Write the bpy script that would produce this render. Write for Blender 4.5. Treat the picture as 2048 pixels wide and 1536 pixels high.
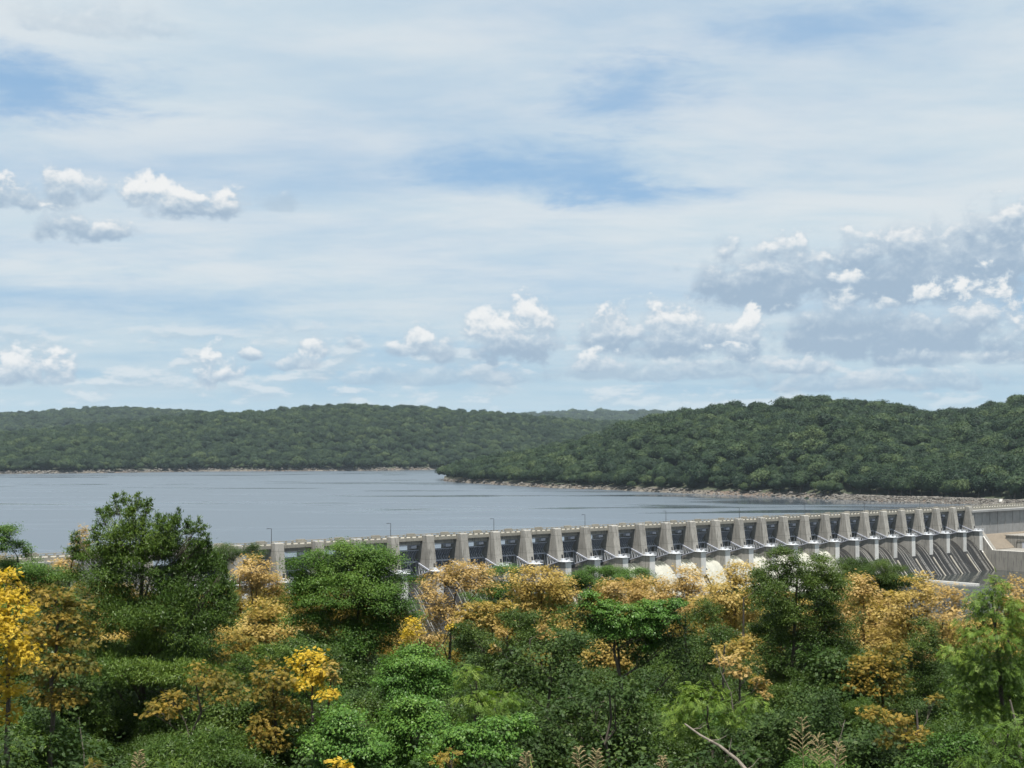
import bpy, math, random
import numpy as np
from mathutils import Vector, Matrix

for o in list(bpy.data.objects):
    bpy.data.objects.remove(o)
SC = bpy.context.scene
COL = SC.collection
R = math.radians
rng = np.random.default_rng(7)
random.seed(7)

# ------------------------------------------------------------------ camera
FPX, HORIZON, CX, CY = 2840.0, 893.0, 1024.0, 768.0      # measured on the 2048 px wide photograph
CAMZ = 41.4                                              # metres above the lake
PITCH = math.atan((HORIZON - CY) / FPX)
cam = bpy.data.cameras.new('camera')
cam.sensor_width = 36.0
cam.lens = FPX / 2048.0 * 36.0
cam.clip_start, cam.clip_end = 0.5, 60000.0
camo = bpy.data.objects.new('camera', cam)
COL.objects.link(camo)
camo.location = (0, 0, CAMZ)
camo.rotation_euler = (math.pi / 2 + PITCH, 0, 0)
SC.camera = camo

# ------------------------------------------------------------------ sun, sky, exposure
SUN_TO = Vector((-0.03, -0.28, 1.0)).normalized()        # high sun, behind the camera
SUN_EL = math.asin(SUN_TO.z)
SUN_AZ = math.atan2(SUN_TO.x, SUN_TO.y)                  # clockwise from +Y
sun = bpy.data.lights.new('sun', 'SUN')
sun.energy = 5.0
sun.angle = R(0.53)
sun.color = (1.0, 0.955, 0.88)
suno = bpy.data.objects.new('sun', sun)
COL.objects.link(suno)
suno.rotation_euler = SUN_TO.to_track_quat('Z', 'Y').to_euler()
suno.location = (0, 0, 300)

SC.view_settings.view_transform = 'Standard'
SC.view_settings.look = 'None'
SC.view_settings.exposure = 1.0
SC.view_settings.gamma = 1.0
SC.view_settings.use_curve_mapping = False
try:
    SC.cycles.max_bounces = 5
    SC.cycles.diffuse_bounces = 2
    SC.cycles.glossy_bounces = 2
    SC.cycles.transmission_bounces = 3
    SC.cycles.volume_bounces = 0
    SC.cycles.transparent_max_bounces = 5
    SC.cycles.use_denoising = True
except Exception:
    pass


class NT:
    """tiny helper to wire node trees"""
    def __init__(self, tree):
        self.t = tree
        self.n = tree.nodes
        self.l = tree.links

    def node(self, typ, **kw):
        nd = self.n.new(typ)
        for k, v in kw.items():
            setattr(nd, k, v)
        return nd

    def put(self, sock, v):
        if hasattr(v, 'is_linked') or isinstance(v, bpy.types.NodeSocket):
            self.l.new(v, sock)
        elif v is not None:
            sock.default_value = v

    def math(self, op, a, b=None, c=None, clamp=False):
        nd = self.node('ShaderNodeMath', operation=op, use_clamp=clamp)
        self.put(nd.inputs[0], a)
        if b is not None: self.put(nd.inputs[1], b)
        if c is not None: self.put(nd.inputs[2], c)
        return nd.outputs[0]

    def vmath(self, op, a, b=None, c=None):
        nd = self.node('ShaderNodeVectorMath', operation=op)
        self.put(nd.inputs[0], a)
        if b is not None: self.put(nd.inputs[1], b)
        if c is not None: self.put(nd.inputs[2], c)
        return nd.outputs['Value'] if op in ('DOT_PRODUCT', 'LENGTH', 'DISTANCE') else nd.outputs['Vector']

    def smooth(self, v, a, b, lo=0.0, hi=1.0, kind='SMOOTHSTEP'):
        nd = self.node('ShaderNodeMapRange', interpolation_type=kind)
        self.put(nd.inputs['Value'], v)
        for k, x in (('From Min', a), ('From Max', b), ('To Min', lo), ('To Max', hi)):
            self.put(nd.inputs[k], x)
        return nd.outputs[0]

    def mix(self, f, a, b, blend='MIX'):
        nd = self.node('ShaderNodeMix', data_type='RGBA', blend_type=blend)
        self.put(nd.inputs['Factor'], f)
        self.put(nd.inputs[6], a)
        self.put(nd.inputs[7], b)
        return nd.outputs[2]

    def noise(self, vec, scale, detail=4.0, rough=0.5, dist=0.0, dims='3D'):
        nd = self.node('ShaderNodeTexNoise', noise_dimensions=dims)
        if vec is not None: self.put(nd.inputs['Vector'], vec)
        nd.inputs['Scale'].default_value = scale
        nd.inputs['Detail'].default_value = detail
        nd.inputs['Roughness'].default_value = rough
        nd.inputs['Distortion'].default_value = dist
        return nd.outputs['Fac']

    def comb(self, x, y, z=0.0):
        nd = self.node('ShaderNodeCombineXYZ')
        for i, v in enumerate((x, y, z)): self.put(nd.inputs[i], v)
        return nd.outputs[0]

    def sep(self, v):
        nd = self.node('ShaderNodeSeparateXYZ')
        self.put(nd.inputs[0], v)
        return nd.outputs

    def ramp(self, f, stops):
        nd = self.node('ShaderNodeValToRGB')
        e = nd.color_ramp.elements
        while len(e) < len(stops): e.new(0.5)
        for el, (p, c) in zip(e, stops):
            el.position = p
            el.color = (*c, 1.0)
        self.put(nd.inputs[0], f)
        return nd.outputs[0]


def px_dir(px, py):
    """azimuth and elevation (degrees) of a direction, used to lay out the clouds"""
    u, v = (px - CX) / FPX, (CY - py) / FPX
    cp, sp = math.cos(PITCH), math.sin(PITCH)
    d = Vector((u, cp - v * sp, sp + v * cp)).normalized()
    return math.degrees(math.atan2(d.x, d.y)), math.degrees(math.asin(d.z))


def build_world():
    w = bpy.data.worlds.new('World')
    SC.world = w
    w.use_nodes = True
    t = NT(w.node_tree)
    t.n.clear()
    out = t.node('ShaderNodeOutputWorld')
    bg = t.node('ShaderNodeBackground')
    bg.inputs['Strength'].default_value = 0.05
    t.l.new(bg.outputs[0], out.inputs[0])
    sky = t.node('ShaderNodeTexSky', sky_type='NISHITA')
    sky.sun_disc = False
    sky.sun_elevation = SUN_EL
    sky.sun_rotation = SUN_AZ
    sky.altitude = 200.0
    sky.air_density = 1.0
    sky.dust_density = 0.6
    sky.ozone_density = 1.5
    d = t.node('ShaderNodeTexCoord').outputs['Generated']
    x, y, z = t.sep(d)
    az = t.math('MULTIPLY', t.math('ARCTAN2', x, y), 180 / math.pi)
    el = t.math('MULTIPLY', t.math('ARCSINE', z), 180 / math.pi)
    # the same cloud field goes on all round the compass
    azw = t.math('SUBTRACT', t.math('FLOORED_MODULO', t.math('ADD', az, 30.0), 60.0), 30.0)
    P = t.comb(azw, el, 0.0)
    # --- thin high veil, drawn out by perspective
    zz = t.math('MAXIMUM', t.math('ADD', z, 0.10), 0.03)
    plane = t.comb(t.math('DIVIDE', x, zz), t.math('DIVIDE', y, zz), 0.3)
    rot = t.node('ShaderNodeMapping')
    rot.inputs['Rotation'].default_value = (0, 0, R(24))
    rot.inputs['Scale'].default_value = (0.7, 1.15, 1.0)
    t.l.new(plane, rot.inputs['Vector'])
    n1 = t.noise(rot.outputs[0], 0.8, 6.0, 0.55, 0.15, '2D')
    n2 = t.noise(rot.outputs[0], 2.4, 6.0, 0.60, 0.2, '2D')
    veil = t.math('ADD', t.math('MULTIPLY', n1, 1.2), t.math('MULTIPLY', n2, 0.35))
    veil = t.math('SUBTRACT', veil, 0.18)
    warp = t.noise(t.vmath('MULTIPLY', P, (0.20, 0.75, 1.0)), 1.0, 7.0, 0.66, 0.2, '2D')
    for (cx, cy, rx, ry, s) in ((1120, 345, 260, 52, .58), (1280, 395, 150, 30, .42), (70, 165, 190, 75, .72), (1260, 190, 150, 60, .5), (1650, 60, 260, 40, .32),
                                (300, 600, 420, 55, .42), (700, 730, 700, 45, .45), (1500, 780, 900, 40, .35), (160, 500, 200, 40, .2), (2040, 600, 60, 50, .6)):
        a0, e0 = px_dir(cx, cy)
        sa, se = math.degrees(rx / FPX), math.degrees(ry / FPX)
        q = t.vmath('MULTIPLY_ADD', P, (1 / sa, 1 / se, 0), (-a0 / sa, -e0 / se, 0))
        r2 = t.math('SUBTRACT', t.vmath('LENGTH', q), t.math('MULTIPLY', t.math('SUBTRACT', warp, 0.18), 2.4))
        veil = t.math('SUBTRACT', veil, t.smooth(r2, 0.8, -1.0, 0.0, s))
    veil = t.smooth(veil, -0.15, 0.80, 0.08, 0.95)
    vcol = t.mix(t.smooth(n2, 0.3, 0.7), (6.25, 7.3, 7.95, 1), (7.3, 7.85, 8.15, 1))
    skyc = t.mix(0.75, sky.outputs[0], (2.75, 4.95, 7.7, 1))
    col = t.mix(veil, skyc, vcol)
    # pale air low over the horizon
    col = t.mix(t.smooth(el, 8.0, -0.5, 0.0, 0.75), col, (4.15, 5.95, 7.1, 1))
    # --- distant low cloud all along the horizon
    lowc = t.noise(t.vmath('MULTIPLY', P, (0.34, 0.95, 1.0)), 1.0, 7.0, 0.58, 0.1, '2D')
    lowt = t.noise(t.vmath('ADD', t.vmath('MULTIPLY', P, (0.34, 0.95, 1.0)), (0.0, 0.22, 0.0)), 1.0, 4.0, 0.55, 0.1, '2D')
    band = t.math('MULTIPLY', t.smooth(el, 6.2, 3.4), t.smooth(el, 0.9, 2.2))
    lowm = t.math('MULTIPLY', t.smooth(lowc, 0.46, 0.62, 0.0, 0.75), band)
    lowcol = t.mix(t.smooth(t.math('SUBTRACT', lowc, lowt), -0.08, 0.12), (4.7, 5.9, 6.9, 1), (7.4, 7.9, 8.2, 1))
    col = t.mix(lowm, col, lowcol)
    # --- cumulus
    PC = t.vmath('MULTIPLY', P, (1.0, 1.3, 1.0))
    cn = t.noise(PC, 0.80, 8.0, 0.58, 0.1, '2D')
    cu = t.noise(t.vmath('ADD', PC, (-0.06, 0.30, 0.0)), 0.80, 5.0, 0.57, 0.1, '2D')
    relief = t.math('SUBTRACT', cn, cu)                     # lit from above: billows catch light on their upper sides
    edge = t.math('MULTIPLY', t.math('SUBTRACT', cn, 0.5), 2.9)
    tone_n = t.math('ADD', t.math('MULTIPLY', relief, 1.7), t.math('MULTIPLY', t.math('SUBTRACT', cn, 0.5), 0.25))
    # px centre, px base line, half width, height, opacity, whiteness
    clouds = ((1830, 565, 330, 135, .92, .22), (1530, 580, 190, 110, .92, .36), (1560, 500, 70, 44, .8, .9), (1460, 500, 40, 34, .6, .8), (2015, 460, 90, 76, .85, .62),
              (1790, 690, 330, 95, .90, .24), (1690, 640, 150, 60, .7, .4), (900, 758, 330, 34, .5, .5), (1330, 748, 330, 36, .6, .45), (1750, 768, 420, 36, .6, .48),
              (1960, 640, 90, 84, .88, .8), (1850, 600, 36, 26, .8, 1.1), (2040, 690, 60, 60, .7, .5), (1225, 682, 66, 88, .92, .62), (1345, 688, 115, 100, .93, .62), (1455, 692, 90, 74, .88, .42),
              (1495, 658, 36, 52, .95, 1.15), (1600, 735, 110, 36, .8, .75), (1880, 720, 150, 26, .6, .6), (1450, 706, 60, 18, .75, .8),
              (960, 668, 40, 58, .9, 1.0), (1050, 692, 86, 98, .95, .68), (1010, 696, 100, 50, .85, .5), (1195, 730, 76, 32, .8, .85), (842, 692, 42, 50, .85, .9), (885, 706, 58, 40, .75, .62),
              (795, 704, 30, 26, .75, .85), (702, 690, 26, 26, .6, .8), (632, 697, 38, 42, .85, .95), (596, 728, 58, 26, .65, .75), (500, 712, 28, 18, .75, .9), (424, 742, 42, 56, .92, 1.0), (462, 746, 36, 34, .92, .95),
              (30, 745, 52, 44, .92, .95), (94, 742, 56, 62, .95, .95),
              (298, 398, 52, 64, .95, 1.05), (350, 414, 62, 44, .95, .8), (410, 421, 76, 40, .95, .7), (458, 414, 42, 46, .95, .95), (126, 390, 44, 78, .8, .8), (176, 386, 36, 44, .65, .8), (15, 400, 66, 54, .85, .7),
              (140, 464, 74, 46, .8, .5), (226, 464, 48, 32, .85, .75), (560, 410, 46, 30, .4, .1), (1716, 474, 22, 24, .6, 1.1), (1700, 556, 44, 18, .85, 1.2), (1868, 796, 28, 14, .6, .85), (190, 50, 210, 60, .35, .55))
    edge_s = t.math('MULTIPLY_ADD', edge, 0.75, 0.92)       # broad banks hold together better than small puffs
    edge = t.math('ADD', edge, 0.86)
    alpha, tone = 0.0, 0.0
    for (cx, by, hw, ht, op, wh) in clouds:
        a0, e0 = px_dir(cx, by)
        gk = 1.0 if hw > 105 else 1.18
        sa, se = math.degrees(hw * gk / FPX), math.degrees(ht * gk / FPX)
        q = t.vmath('MULTIPLY_ADD', P, (1 / sa, 1 / se, 0), (-a0 / sa, -e0 / se, 0))
        qs = t.sep(q)
        below = t.math('MAXIMUM', qs[1], t.math('MULTIPLY', qs[1], -1.9))
        r2 = t.math('MULTIPLY_ADD', qs[0], qs[0], t.math('MULTIPLY', below, below))
        a = t.math('MULTIPLY', t.math('SUBTRACT', edge_s if hw > 105 else edge, r2), 1.6 if hw > 105 else 1.4, clamp=True)
        a = t.math('MULTIPLY', a, op)
        tn = t.math('MULTIPLY_ADD', qs[1], 1.25, wh - 0.66)
        tone = t.math('MULTIPLY_ADD', a, t.math('SUBTRACT', tn, tone), tone)
        alpha = t.math('MAXIMUM', alpha, a)
    tone = t.smooth(t.math('ADD', tone, tone_n), -0.35, 0.95)
    shade = t.ramp(tone, ((0.0, (.375, .495, .63)), (0.45, (.56, .66, .755)), (0.78, (.76, .81, .85)), (1.0, (.93, .94, .94))))
    shade = t.vmath('MULTIPLY', shade, (9.4, 9.4, 9.4))
    col = t.mix(t.smooth(alpha, 0.0, 1.0), col, shade)
    # below the horizon the sky map is dull ground light
    col = t.mix(t.smooth(el, -0.4, -3.0), col, (1.2, 1.5, 1.6, 1))
    t.put(bg.inputs['Color'], col)
    w.cycles.sampling_method = 'NONE'


build_world()

# ------------------------------------------------------------------ helpers
def link(o, parent=None):
    COL.objects.link(o)
    if parent is not None:
        o.parent = parent
    return o


def tag(o, label=None, cat=None, group=None, kind=None):
    if label: o['label'] = label
    if cat: o['category'] = cat
    if group: o['group'] = group
    if kind: o['kind'] = kind
    return o


def empty(name, loc=(0, 0, 0), rz=0.0):
    o = bpy.data.objects.new(name, None)
    o.empty_display_size = 0.5
    o.location = loc
    o.rotation_euler = (0, 0, rz)
    return link(o)


class MB:
    """mesh builder: collects shapes, build() links ONE object"""
    def __init__(self):
        self.v, self.f = [], []

    def add(self, vs, fs):
        k = len(self.v)
        self.v += [tuple(p) for p in vs]
        self.f += [tuple(i + k for i in f) for f in fs]

    def box(self, x0, x1, y0, y1, z0, z1):
        self.add([(x0, y0, z0), (x1, y0, z0), (x1, y1, z0), (x0, y1, z0), (x0, y0, z1), (x1, y0, z1), (x1, y1, z1), (x0, y1, z1)],
                 [(0, 3, 2, 1), (4, 5, 6, 7), (0, 1, 5, 4), (1, 2, 6, 5), (2, 3, 7, 6), (3, 0, 4, 7)])

    def bar(self, a, b, w, h=None, up=(0, 0, 1)):
        a, b = Vector(a), Vector(b)
        h = h or w
        d = (b - a).normalized()
        u = Vector(up)
        if abs(d.dot(u)) > 0.97: u = Vector((1, 0, 0))
        s = d.cross(u).normalized()
        u = s.cross(d)
        vs = []
        for p in (a, b):
            for i, j in ((-1, -1), (1, -1), (1, 1), (-1, 1)):
                vs.append(p + s * (i * w / 2) + u * (j * h / 2))
        self.add(vs, [(0, 3, 2, 1), (4, 5, 6, 7), (0, 1, 5, 4), (1, 2, 6, 5), (2, 3, 7, 6), (3, 0, 4, 7)])

    def tube(self, pts, rads, n=6, cap=True):
        pts = [Vector(p) for p in pts]
        k0 = len(self.v)
        prev = None
        for i, p in enumerate(pts):
            d = (pts[min(i + 1, len(pts) - 1)] - pts[max(i - 1, 0)])
            d = d.normalized() if d.length > 1e-9 else Vector((0, 0, 1))
            if prev is None:
                s = d.cross(Vector((0.31, 0.9, 0.2))).normalized()
            else:
                s = (prev - d * prev.dot(d)).normalized()
            prev = s
            u = d.cross(s)
            for j in range(n):
                a = 2 * math.pi * j / n
                self.v.append(tuple(p + (s * math.cos(a) + u * math.sin(a)) * rads[i]))
        for i in range(len(pts) - 1):
            for j in range(n):
                a, b = k0 + i * n + j, k0 + i * n + (j + 1) % n
                self.f.append((a, b, b + n, a + n))
        if cap:
            self.f.append(tuple(k0 + j for j in range(n))[::-1])
            self.f.append(tuple(k0 + (len(pts) - 1) * n + j for j in range(n)))

    def prism(self, prof, x0, x1):
        """profile of (y, z) points extruded along x"""
        n = len(prof)
        vs = [(x0, p[0], p[1]) for p in prof] + [(x1, p[0], p[1]) for p in prof]
        fs = [tuple(range(n)), tuple(range(2 * n - 1, n - 1, -1))]
        for i in range(n):
            j = (i + 1) % n
            fs.append((i, i + n, j + n, j))
        self.add(vs, fs)

    def mesh(self, name, mat, smooth=False, bevel=0.0):
        import bmesh
        me = bpy.data.meshes.new(name)
        me.from_pydata(self.v, [], self.f)
        bm = bmesh.new()
        bm.from_mesh(me)
        bmesh.ops.recalc_face_normals(bm, faces=bm.faces)
        if bevel > 0:
            es = [e for e in bm.edges if len(e.link_faces) == 2 and e.calc_face_angle(0) > 0.6]
            bmesh.ops.bevel(bm, geom=es, offset=bevel, segments=1, affect='EDGES', clamp_overlap=True)
        bm.to_mesh(me)
        bm.free()
        if smooth:
            me.shade_smooth()
        me.materials.append(mat)
        return me

    def build(self, name, mat, parent=None, smooth=False, bevel=0.0):
        return link(bpy.data.objects.new(name, self.mesh(name, mat, smooth, bevel)), parent)


def copies(me, name, parent, offsets):
    out = []
    for off in offsets:
        o = bpy.data.objects.new(name, me)
        o.location = off
        out.append(link(o, parent))
    return out


def material(name):
    m = bpy.data.materials.new(name)
    m.use_nodes = True
    t = NT(m.node_tree)
    b = t.n.get('Principled BSDF')
    return m, t, b


def bump(t, b, h, strength, dist):
    nd = t.node('ShaderNodeBump')
    nd.inputs['Strength'].default_value = strength
    nd.inputs['Distance'].default_value = dist
    t.put(nd.inputs['Height'], h)
    t.l.new(nd.outputs[0], b.inputs['Normal'])


def geo_pos(t):
    return t.node('ShaderNodeNewGeometry').outputs['Position']


def obj_pos(t):
    return t.node('ShaderNodeTexCoord').outputs['Object']

# ------------------------------------------------------------------ materials
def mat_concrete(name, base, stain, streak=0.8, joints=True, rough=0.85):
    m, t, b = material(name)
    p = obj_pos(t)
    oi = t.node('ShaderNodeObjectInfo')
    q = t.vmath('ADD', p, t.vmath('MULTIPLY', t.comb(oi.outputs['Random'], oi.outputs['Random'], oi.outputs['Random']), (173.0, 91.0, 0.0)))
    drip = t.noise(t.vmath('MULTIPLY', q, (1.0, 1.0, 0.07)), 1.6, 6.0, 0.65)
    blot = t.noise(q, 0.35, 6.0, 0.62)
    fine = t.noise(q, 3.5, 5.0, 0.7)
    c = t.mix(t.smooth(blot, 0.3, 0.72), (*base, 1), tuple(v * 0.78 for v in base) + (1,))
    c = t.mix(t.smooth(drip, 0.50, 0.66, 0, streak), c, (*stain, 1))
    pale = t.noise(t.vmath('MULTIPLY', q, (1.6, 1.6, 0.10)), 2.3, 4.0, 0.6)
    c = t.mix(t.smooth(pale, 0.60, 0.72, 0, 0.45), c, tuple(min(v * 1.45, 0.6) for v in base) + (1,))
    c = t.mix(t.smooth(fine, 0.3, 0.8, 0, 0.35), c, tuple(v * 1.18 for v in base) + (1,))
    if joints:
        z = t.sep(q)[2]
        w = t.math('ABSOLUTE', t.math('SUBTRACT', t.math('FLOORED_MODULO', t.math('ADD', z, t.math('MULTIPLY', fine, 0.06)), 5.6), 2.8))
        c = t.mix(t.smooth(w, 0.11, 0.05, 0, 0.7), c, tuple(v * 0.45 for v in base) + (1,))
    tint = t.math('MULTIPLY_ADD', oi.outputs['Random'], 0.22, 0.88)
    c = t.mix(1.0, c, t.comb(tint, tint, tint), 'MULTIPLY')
    t.put(b.inputs['Base Color'], c)
    b.inputs['Roughness'].default_value = rough
    bump(t, b, fine, 0.35, 0.05)
    return m


M_CONC = mat_concrete('concrete', (0.255, 0.245, 0.222), (0.085, 0.080, 0.070), 0.95)
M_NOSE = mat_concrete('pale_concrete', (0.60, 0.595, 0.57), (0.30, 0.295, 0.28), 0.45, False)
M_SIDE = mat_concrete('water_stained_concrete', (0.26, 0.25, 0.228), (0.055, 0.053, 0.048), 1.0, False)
M_DECK = mat_concrete('deck_concrete', (0.25, 0.236, 0.20), (0.14, 0.13, 0.105), 0.5, False)
M_WALL = mat_concrete('wall_concrete', (0.25, 0.252, 0.25), (0.15, 0.15, 0.15), 0.6, False)
M_STAIN = mat_concrete('stained_concrete', (0.19, 0.18, 0.16), (0.055, 0.053, 0.05), 1.0, False)


def mat_metal(name, col, rough=0.45, metal=0.0, var=0.2):
    m, t, b = material(name)
    n = t.noise(obj_pos(t), 1.3, 5.0, 0.6)
    c = t.mix(t.smooth(n, 0.35, 0.7), (*col, 1), tuple(v * (1 - var) for v in col) + (1,))
    t.put(b.inputs['Base Color'], c)
    b.inputs['Roughness'].default_value = rough
    b.inputs['Metallic'].default_value = metal
    return m


M_GATE = mat_metal('gate_paint', (0.13, 0.15, 0.20), 0.55)
M_STEEL = mat_metal('steel_paint', (0.36, 0.38, 0.44), 0.5)
M_PLAT = mat_metal('galvanised_grating', (0.58, 0.60, 0.63), 0.5)
M_TRICKLE = mat_metal('leaking_water', (0.22, 0.215, 0.20), 0.5, 0, 0.6)
M_DARK = mat_metal('doorway_shade', (0.02, 0.02, 0.022), 0.8)
M_POLE = mat_metal('lamp_pole', (0.05, 0.055, 0.06), 0.5)
M_WHITE = mat_metal('white_paint', (0.72, 0.72, 0.70), 0.5)


def mat_chute():
    m, t, b = material('wet_chute_concrete')
    p = obj_pos(t)
    oi = t.node('ShaderNodeObjectInfo')
    off = t.math('MULTIPLY', oi.outputs['Random'], 400.0)
    x, y, z = t.sep(p)
    q = t.comb(t.math('ADD', x, off), t.math('MULTIPLY', y, 0.05), t.math('MULTIPLY', z, 0.02))
    n = t.noise(q, 1.1, 6.0, 0.72)
    n2 = t.noise(q, 3.6, 4.0, 0.6)
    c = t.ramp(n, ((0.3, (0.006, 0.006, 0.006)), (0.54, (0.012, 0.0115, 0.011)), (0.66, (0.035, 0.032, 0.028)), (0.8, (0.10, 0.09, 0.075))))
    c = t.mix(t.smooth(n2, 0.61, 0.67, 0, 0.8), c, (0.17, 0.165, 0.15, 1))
    t.put(b.inputs['Base Color'], c)
    b.inputs['Roughness'].default_value = 0.6
    b.inputs['Specular IOR Level'].default_value = 0.25
    bump(t, b, n, 0.3, 0.05)
    return m


def mat_fall():
    m, t, b = material('white_water')
    p = obj_pos(t)
    oi = t.node('ShaderNodeObjectInfo')
    x, y, z = t.sep(p)
    off = t.math('MULTIPLY', oi.outputs['Random'], 300.0)
    q = t.comb(t.math('ADD', x, off), t.math('MULTIPLY', y, 0.10), t.math('MULTIPLY', z, 0.05))
    n = t.noise(q, 2.2, 6.0, 0.7)
    fr = t.noise(p, 2.5, 6.0, 0.7)
    foam = t.math('ADD', n, t.smooth(z, -4.6, -7.2, -0.10, 0.34))        # the sheet breaks up and whitens as it falls
    foam = t.math('ADD', foam, t.math('MULTIPLY', t.math('SUBTRACT', fr, 0.5), 0.2))
    fm = t.smooth(foam, 0.45, 0.60)
    c = t.mix(fm, (0.06, 0.065, 0.055, 1), (0.30, 0.30, 0.26, 1))
    t.put(b.inputs['Base Color'], c)
    t.put(b.inputs['Roughness'], t.smooth(fm, 0, 1, 0.12, 0.7))
    bump(t, b, t.math('ADD', n, t.math('MULTIPLY', fr, 0.5)), 0.7, 0.25)
    return m


def mat_water(name, deep, s_big, calm=(0.49, 0.64)):
    m, t, b = material(name)
    p = geo_pos(t)
    q = t.vmath('MULTIPLY', p, (0.55, 1.0, 1.0))
    w1 = t.noise(q, 0.55, 3.0, 0.55)
    w2 = t.noise(q, 0.12, 3.0, 0.5)
    slick = t.noise(t.vmath('MULTIPLY', p, (0.0030, 0.013, 1.0)), 1.0, 4.0, 0.55, 0.8)
    patch = t.noise(t.vmath('MULTIPLY', p, (0.0009, 0.003, 1.0)), 1.0, 3.0, 0.5, 0.4)
    h = t.math('ADD', t.math('MULTIPLY', w1, 0.30), t.math('MULTIPLY', w2, 0.9))
    # wind-roughened water with calmer slicks drawn out across it
    lines = t.noise(t.vmath('MULTIPLY', p, (0.006, 0.035, 1.0)), 1.0, 5.0, 0.6, 0.5)
    lee = t.smooth(t.sep(p)[0], 40.0, 330.0)               # the near hill shelters the water under it
    mixv = t.math('ADD', t.math('MULTIPLY', slick, 0.56), t.math('ADD', t.math('MULTIPLY', patch, 0.16), t.math('MULTIPLY', lines, 0.28)))
    mixv = t.math('ADD', mixv, t.math('MULTIPLY', lee, 0.16))
    amp = t.smooth(mixv, calm[0], calm[1], 1.0, 0.12)
    nd = t.node('ShaderNodeBump')
    nd.inputs['Distance'].default_value = s_big
    t.put(nd.inputs['Strength'], amp)
    t.put(nd.inputs['Height'], h)
    t.l.new(nd.outputs[0], b.inputs['Normal'])
    t.put(b.inputs['Roughness'], t.smooth(amp, 0.12, 1.0, 0.07, 0.36))
    b.inputs['Base Color'].default_value = (*deep, 1)
    b.inputs['IOR'].default_value = 1.333
    b.inputs['Specular IOR Level'].default_value = 0.5
    return m


def mat_ground():
    m, t, b = material('hillside')
    p = geo_pos(t)
    z = t.sep(p)[2]
    big = t.noise(p, 0.012, 5.0, 0.6)
    mid = t.noise(p, 0.12, 6.0, 0.7)
    fine = t.noise(p, 1.2, 5.0, 0.7)
    forest = t.mix(t.smooth(mid, 0.35, 0.7), (0.018, 0.028, 0.012, 1), (0.034, 0.038, 0.018, 1))
    rock = t.mix(t.smooth(mid, 0.35, 0.65), (0.075, 0.063, 0.049, 1), (0.12, 0.108, 0.09, 1))
    rock = t.mix(t.smooth(fine, 0.45, 0.7, 0, 0.6), rock, (0.035, 0.032, 0.025, 1))
    rock = t.mix(t.smooth(big, 0.5, 0.62, 0, 0.6), rock, (0.095, 0.062, 0.045, 1))
    edge = t.math('ADD', z, t.math('ADD', t.math('MULTIPLY', t.math('SUBTRACT', mid, 0.5), 4.0), t.math('MULTIPLY', t.math('SUBTRACT', big, 0.5), 6.0)))
    y = t.sep(p)[1]
    far = t.smooth(y, 600.0, 800.0)
    c = t.mix(t.math('MULTIPLY', t.smooth(edge, 4.2, 2.6), far), forest, rock)
    t.put(b.inputs['Base Color'], c)
    b.inputs['Roughness'].default_value = 0.95
    bump(t, b, t.math('ADD', mid, t.math('MULTIPLY', fine, 0.4)), 0.6, 0.8)
    return m


def mat_rock():
    m, t, b = material('rip_rap_rock')
    p = geo_pos(t)
    n = t.noise(p, 0.35, 4.0, 0.6)
    f = t.noise(p, 2.2, 4.0, 0.7)
    c = t.ramp(n, ((0.3, (0.066, 0.058, 0.050)), (0.5, (0.115, 0.107, 0.096)), (0.7, (0.19, 0.18, 0.163))))
    c = t.mix(t.smooth(f, 0.4, 0.75, 0, 0.5), c, (0.045, 0.042, 0.035, 1))
    t.put(b.inputs['Base Color'], c)
    b.inputs['Roughness'].default_value = 0.95
    return m


def mat_bark(name, a, bcol):
    m, t, b = material(name)
    n = t.noise(t.vmath('MULTIPLY', obj_pos(t), (6.0, 6.0, 1.2)), 2.0, 5.0, 0.65)
    t.put(b.inputs['Base Color'], t.mix(t.smooth(n, 0.3, 0.7), (*a, 1), (*bcol, 1)))
    b.inputs['Roughness'].default_value = 0.9
    bump(t, b, n, 0.5, 0.02)
    return m


M_BARK = mat_bark('bark', (0.045, 0.036, 0.028), (0.09, 0.075, 0.058))
M_PALEBARK = mat_bark('pale_bark', (0.085, 0.072, 0.057), (0.16, 0.14, 0.112))


LEAF_K = 0.74


def mat_leaf(name, stops, transl=0.35, rough=0.5, clump=0.9, per_object=False):
    """stops: colours along the leaf's own random tint"""
    m, t, b = material(name)
    at = t.node('ShaderNodeAttribute', attribute_name='tint')
    f = at.outputs['Fac']
    n = t.noise(obj_pos(t), clump, 3.0, 0.6)
    k = t.math('ADD', t.math('MULTIPLY', f, 0.55), t.smooth(n, 0.28, 0.72, 0.0, 0.45))
    if per_object:
        oi = t.node('ShaderNodeObjectInfo')
        k = t.math('ADD', t.math('MULTIPLY', f, 0.25), t.math('MULTIPLY', oi.outputs['Random'], 0.75))
    c = t.ramp(k, tuple((p, tuple(v * LEAF_K for v in cc)) for p, cc in stops))
    t.put(b.inputs['Base Color'], c)
    b.inputs['Roughness'].default_value = rough
    b.inputs['Specular IOR Level'].default_value = 0.16
    tr = t.node('ShaderNodeBsdfTranslucent')
    t.put(tr.inputs['Color'], t.mix(1.0, c, (1.15, 1.2, 0.55, 1), 'MULTIPLY'))
    mx = t.node('ShaderNodeMixShader')
    mx.inputs[0].default_value = transl
    t.l.new(b.outputs[0], mx.inputs[1])
    t.l.new(tr.outputs[0], mx.inputs[2])
    t.l.new(mx.outputs[0], t.n.get('Material Output').inputs['Surface'])
    return m


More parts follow.
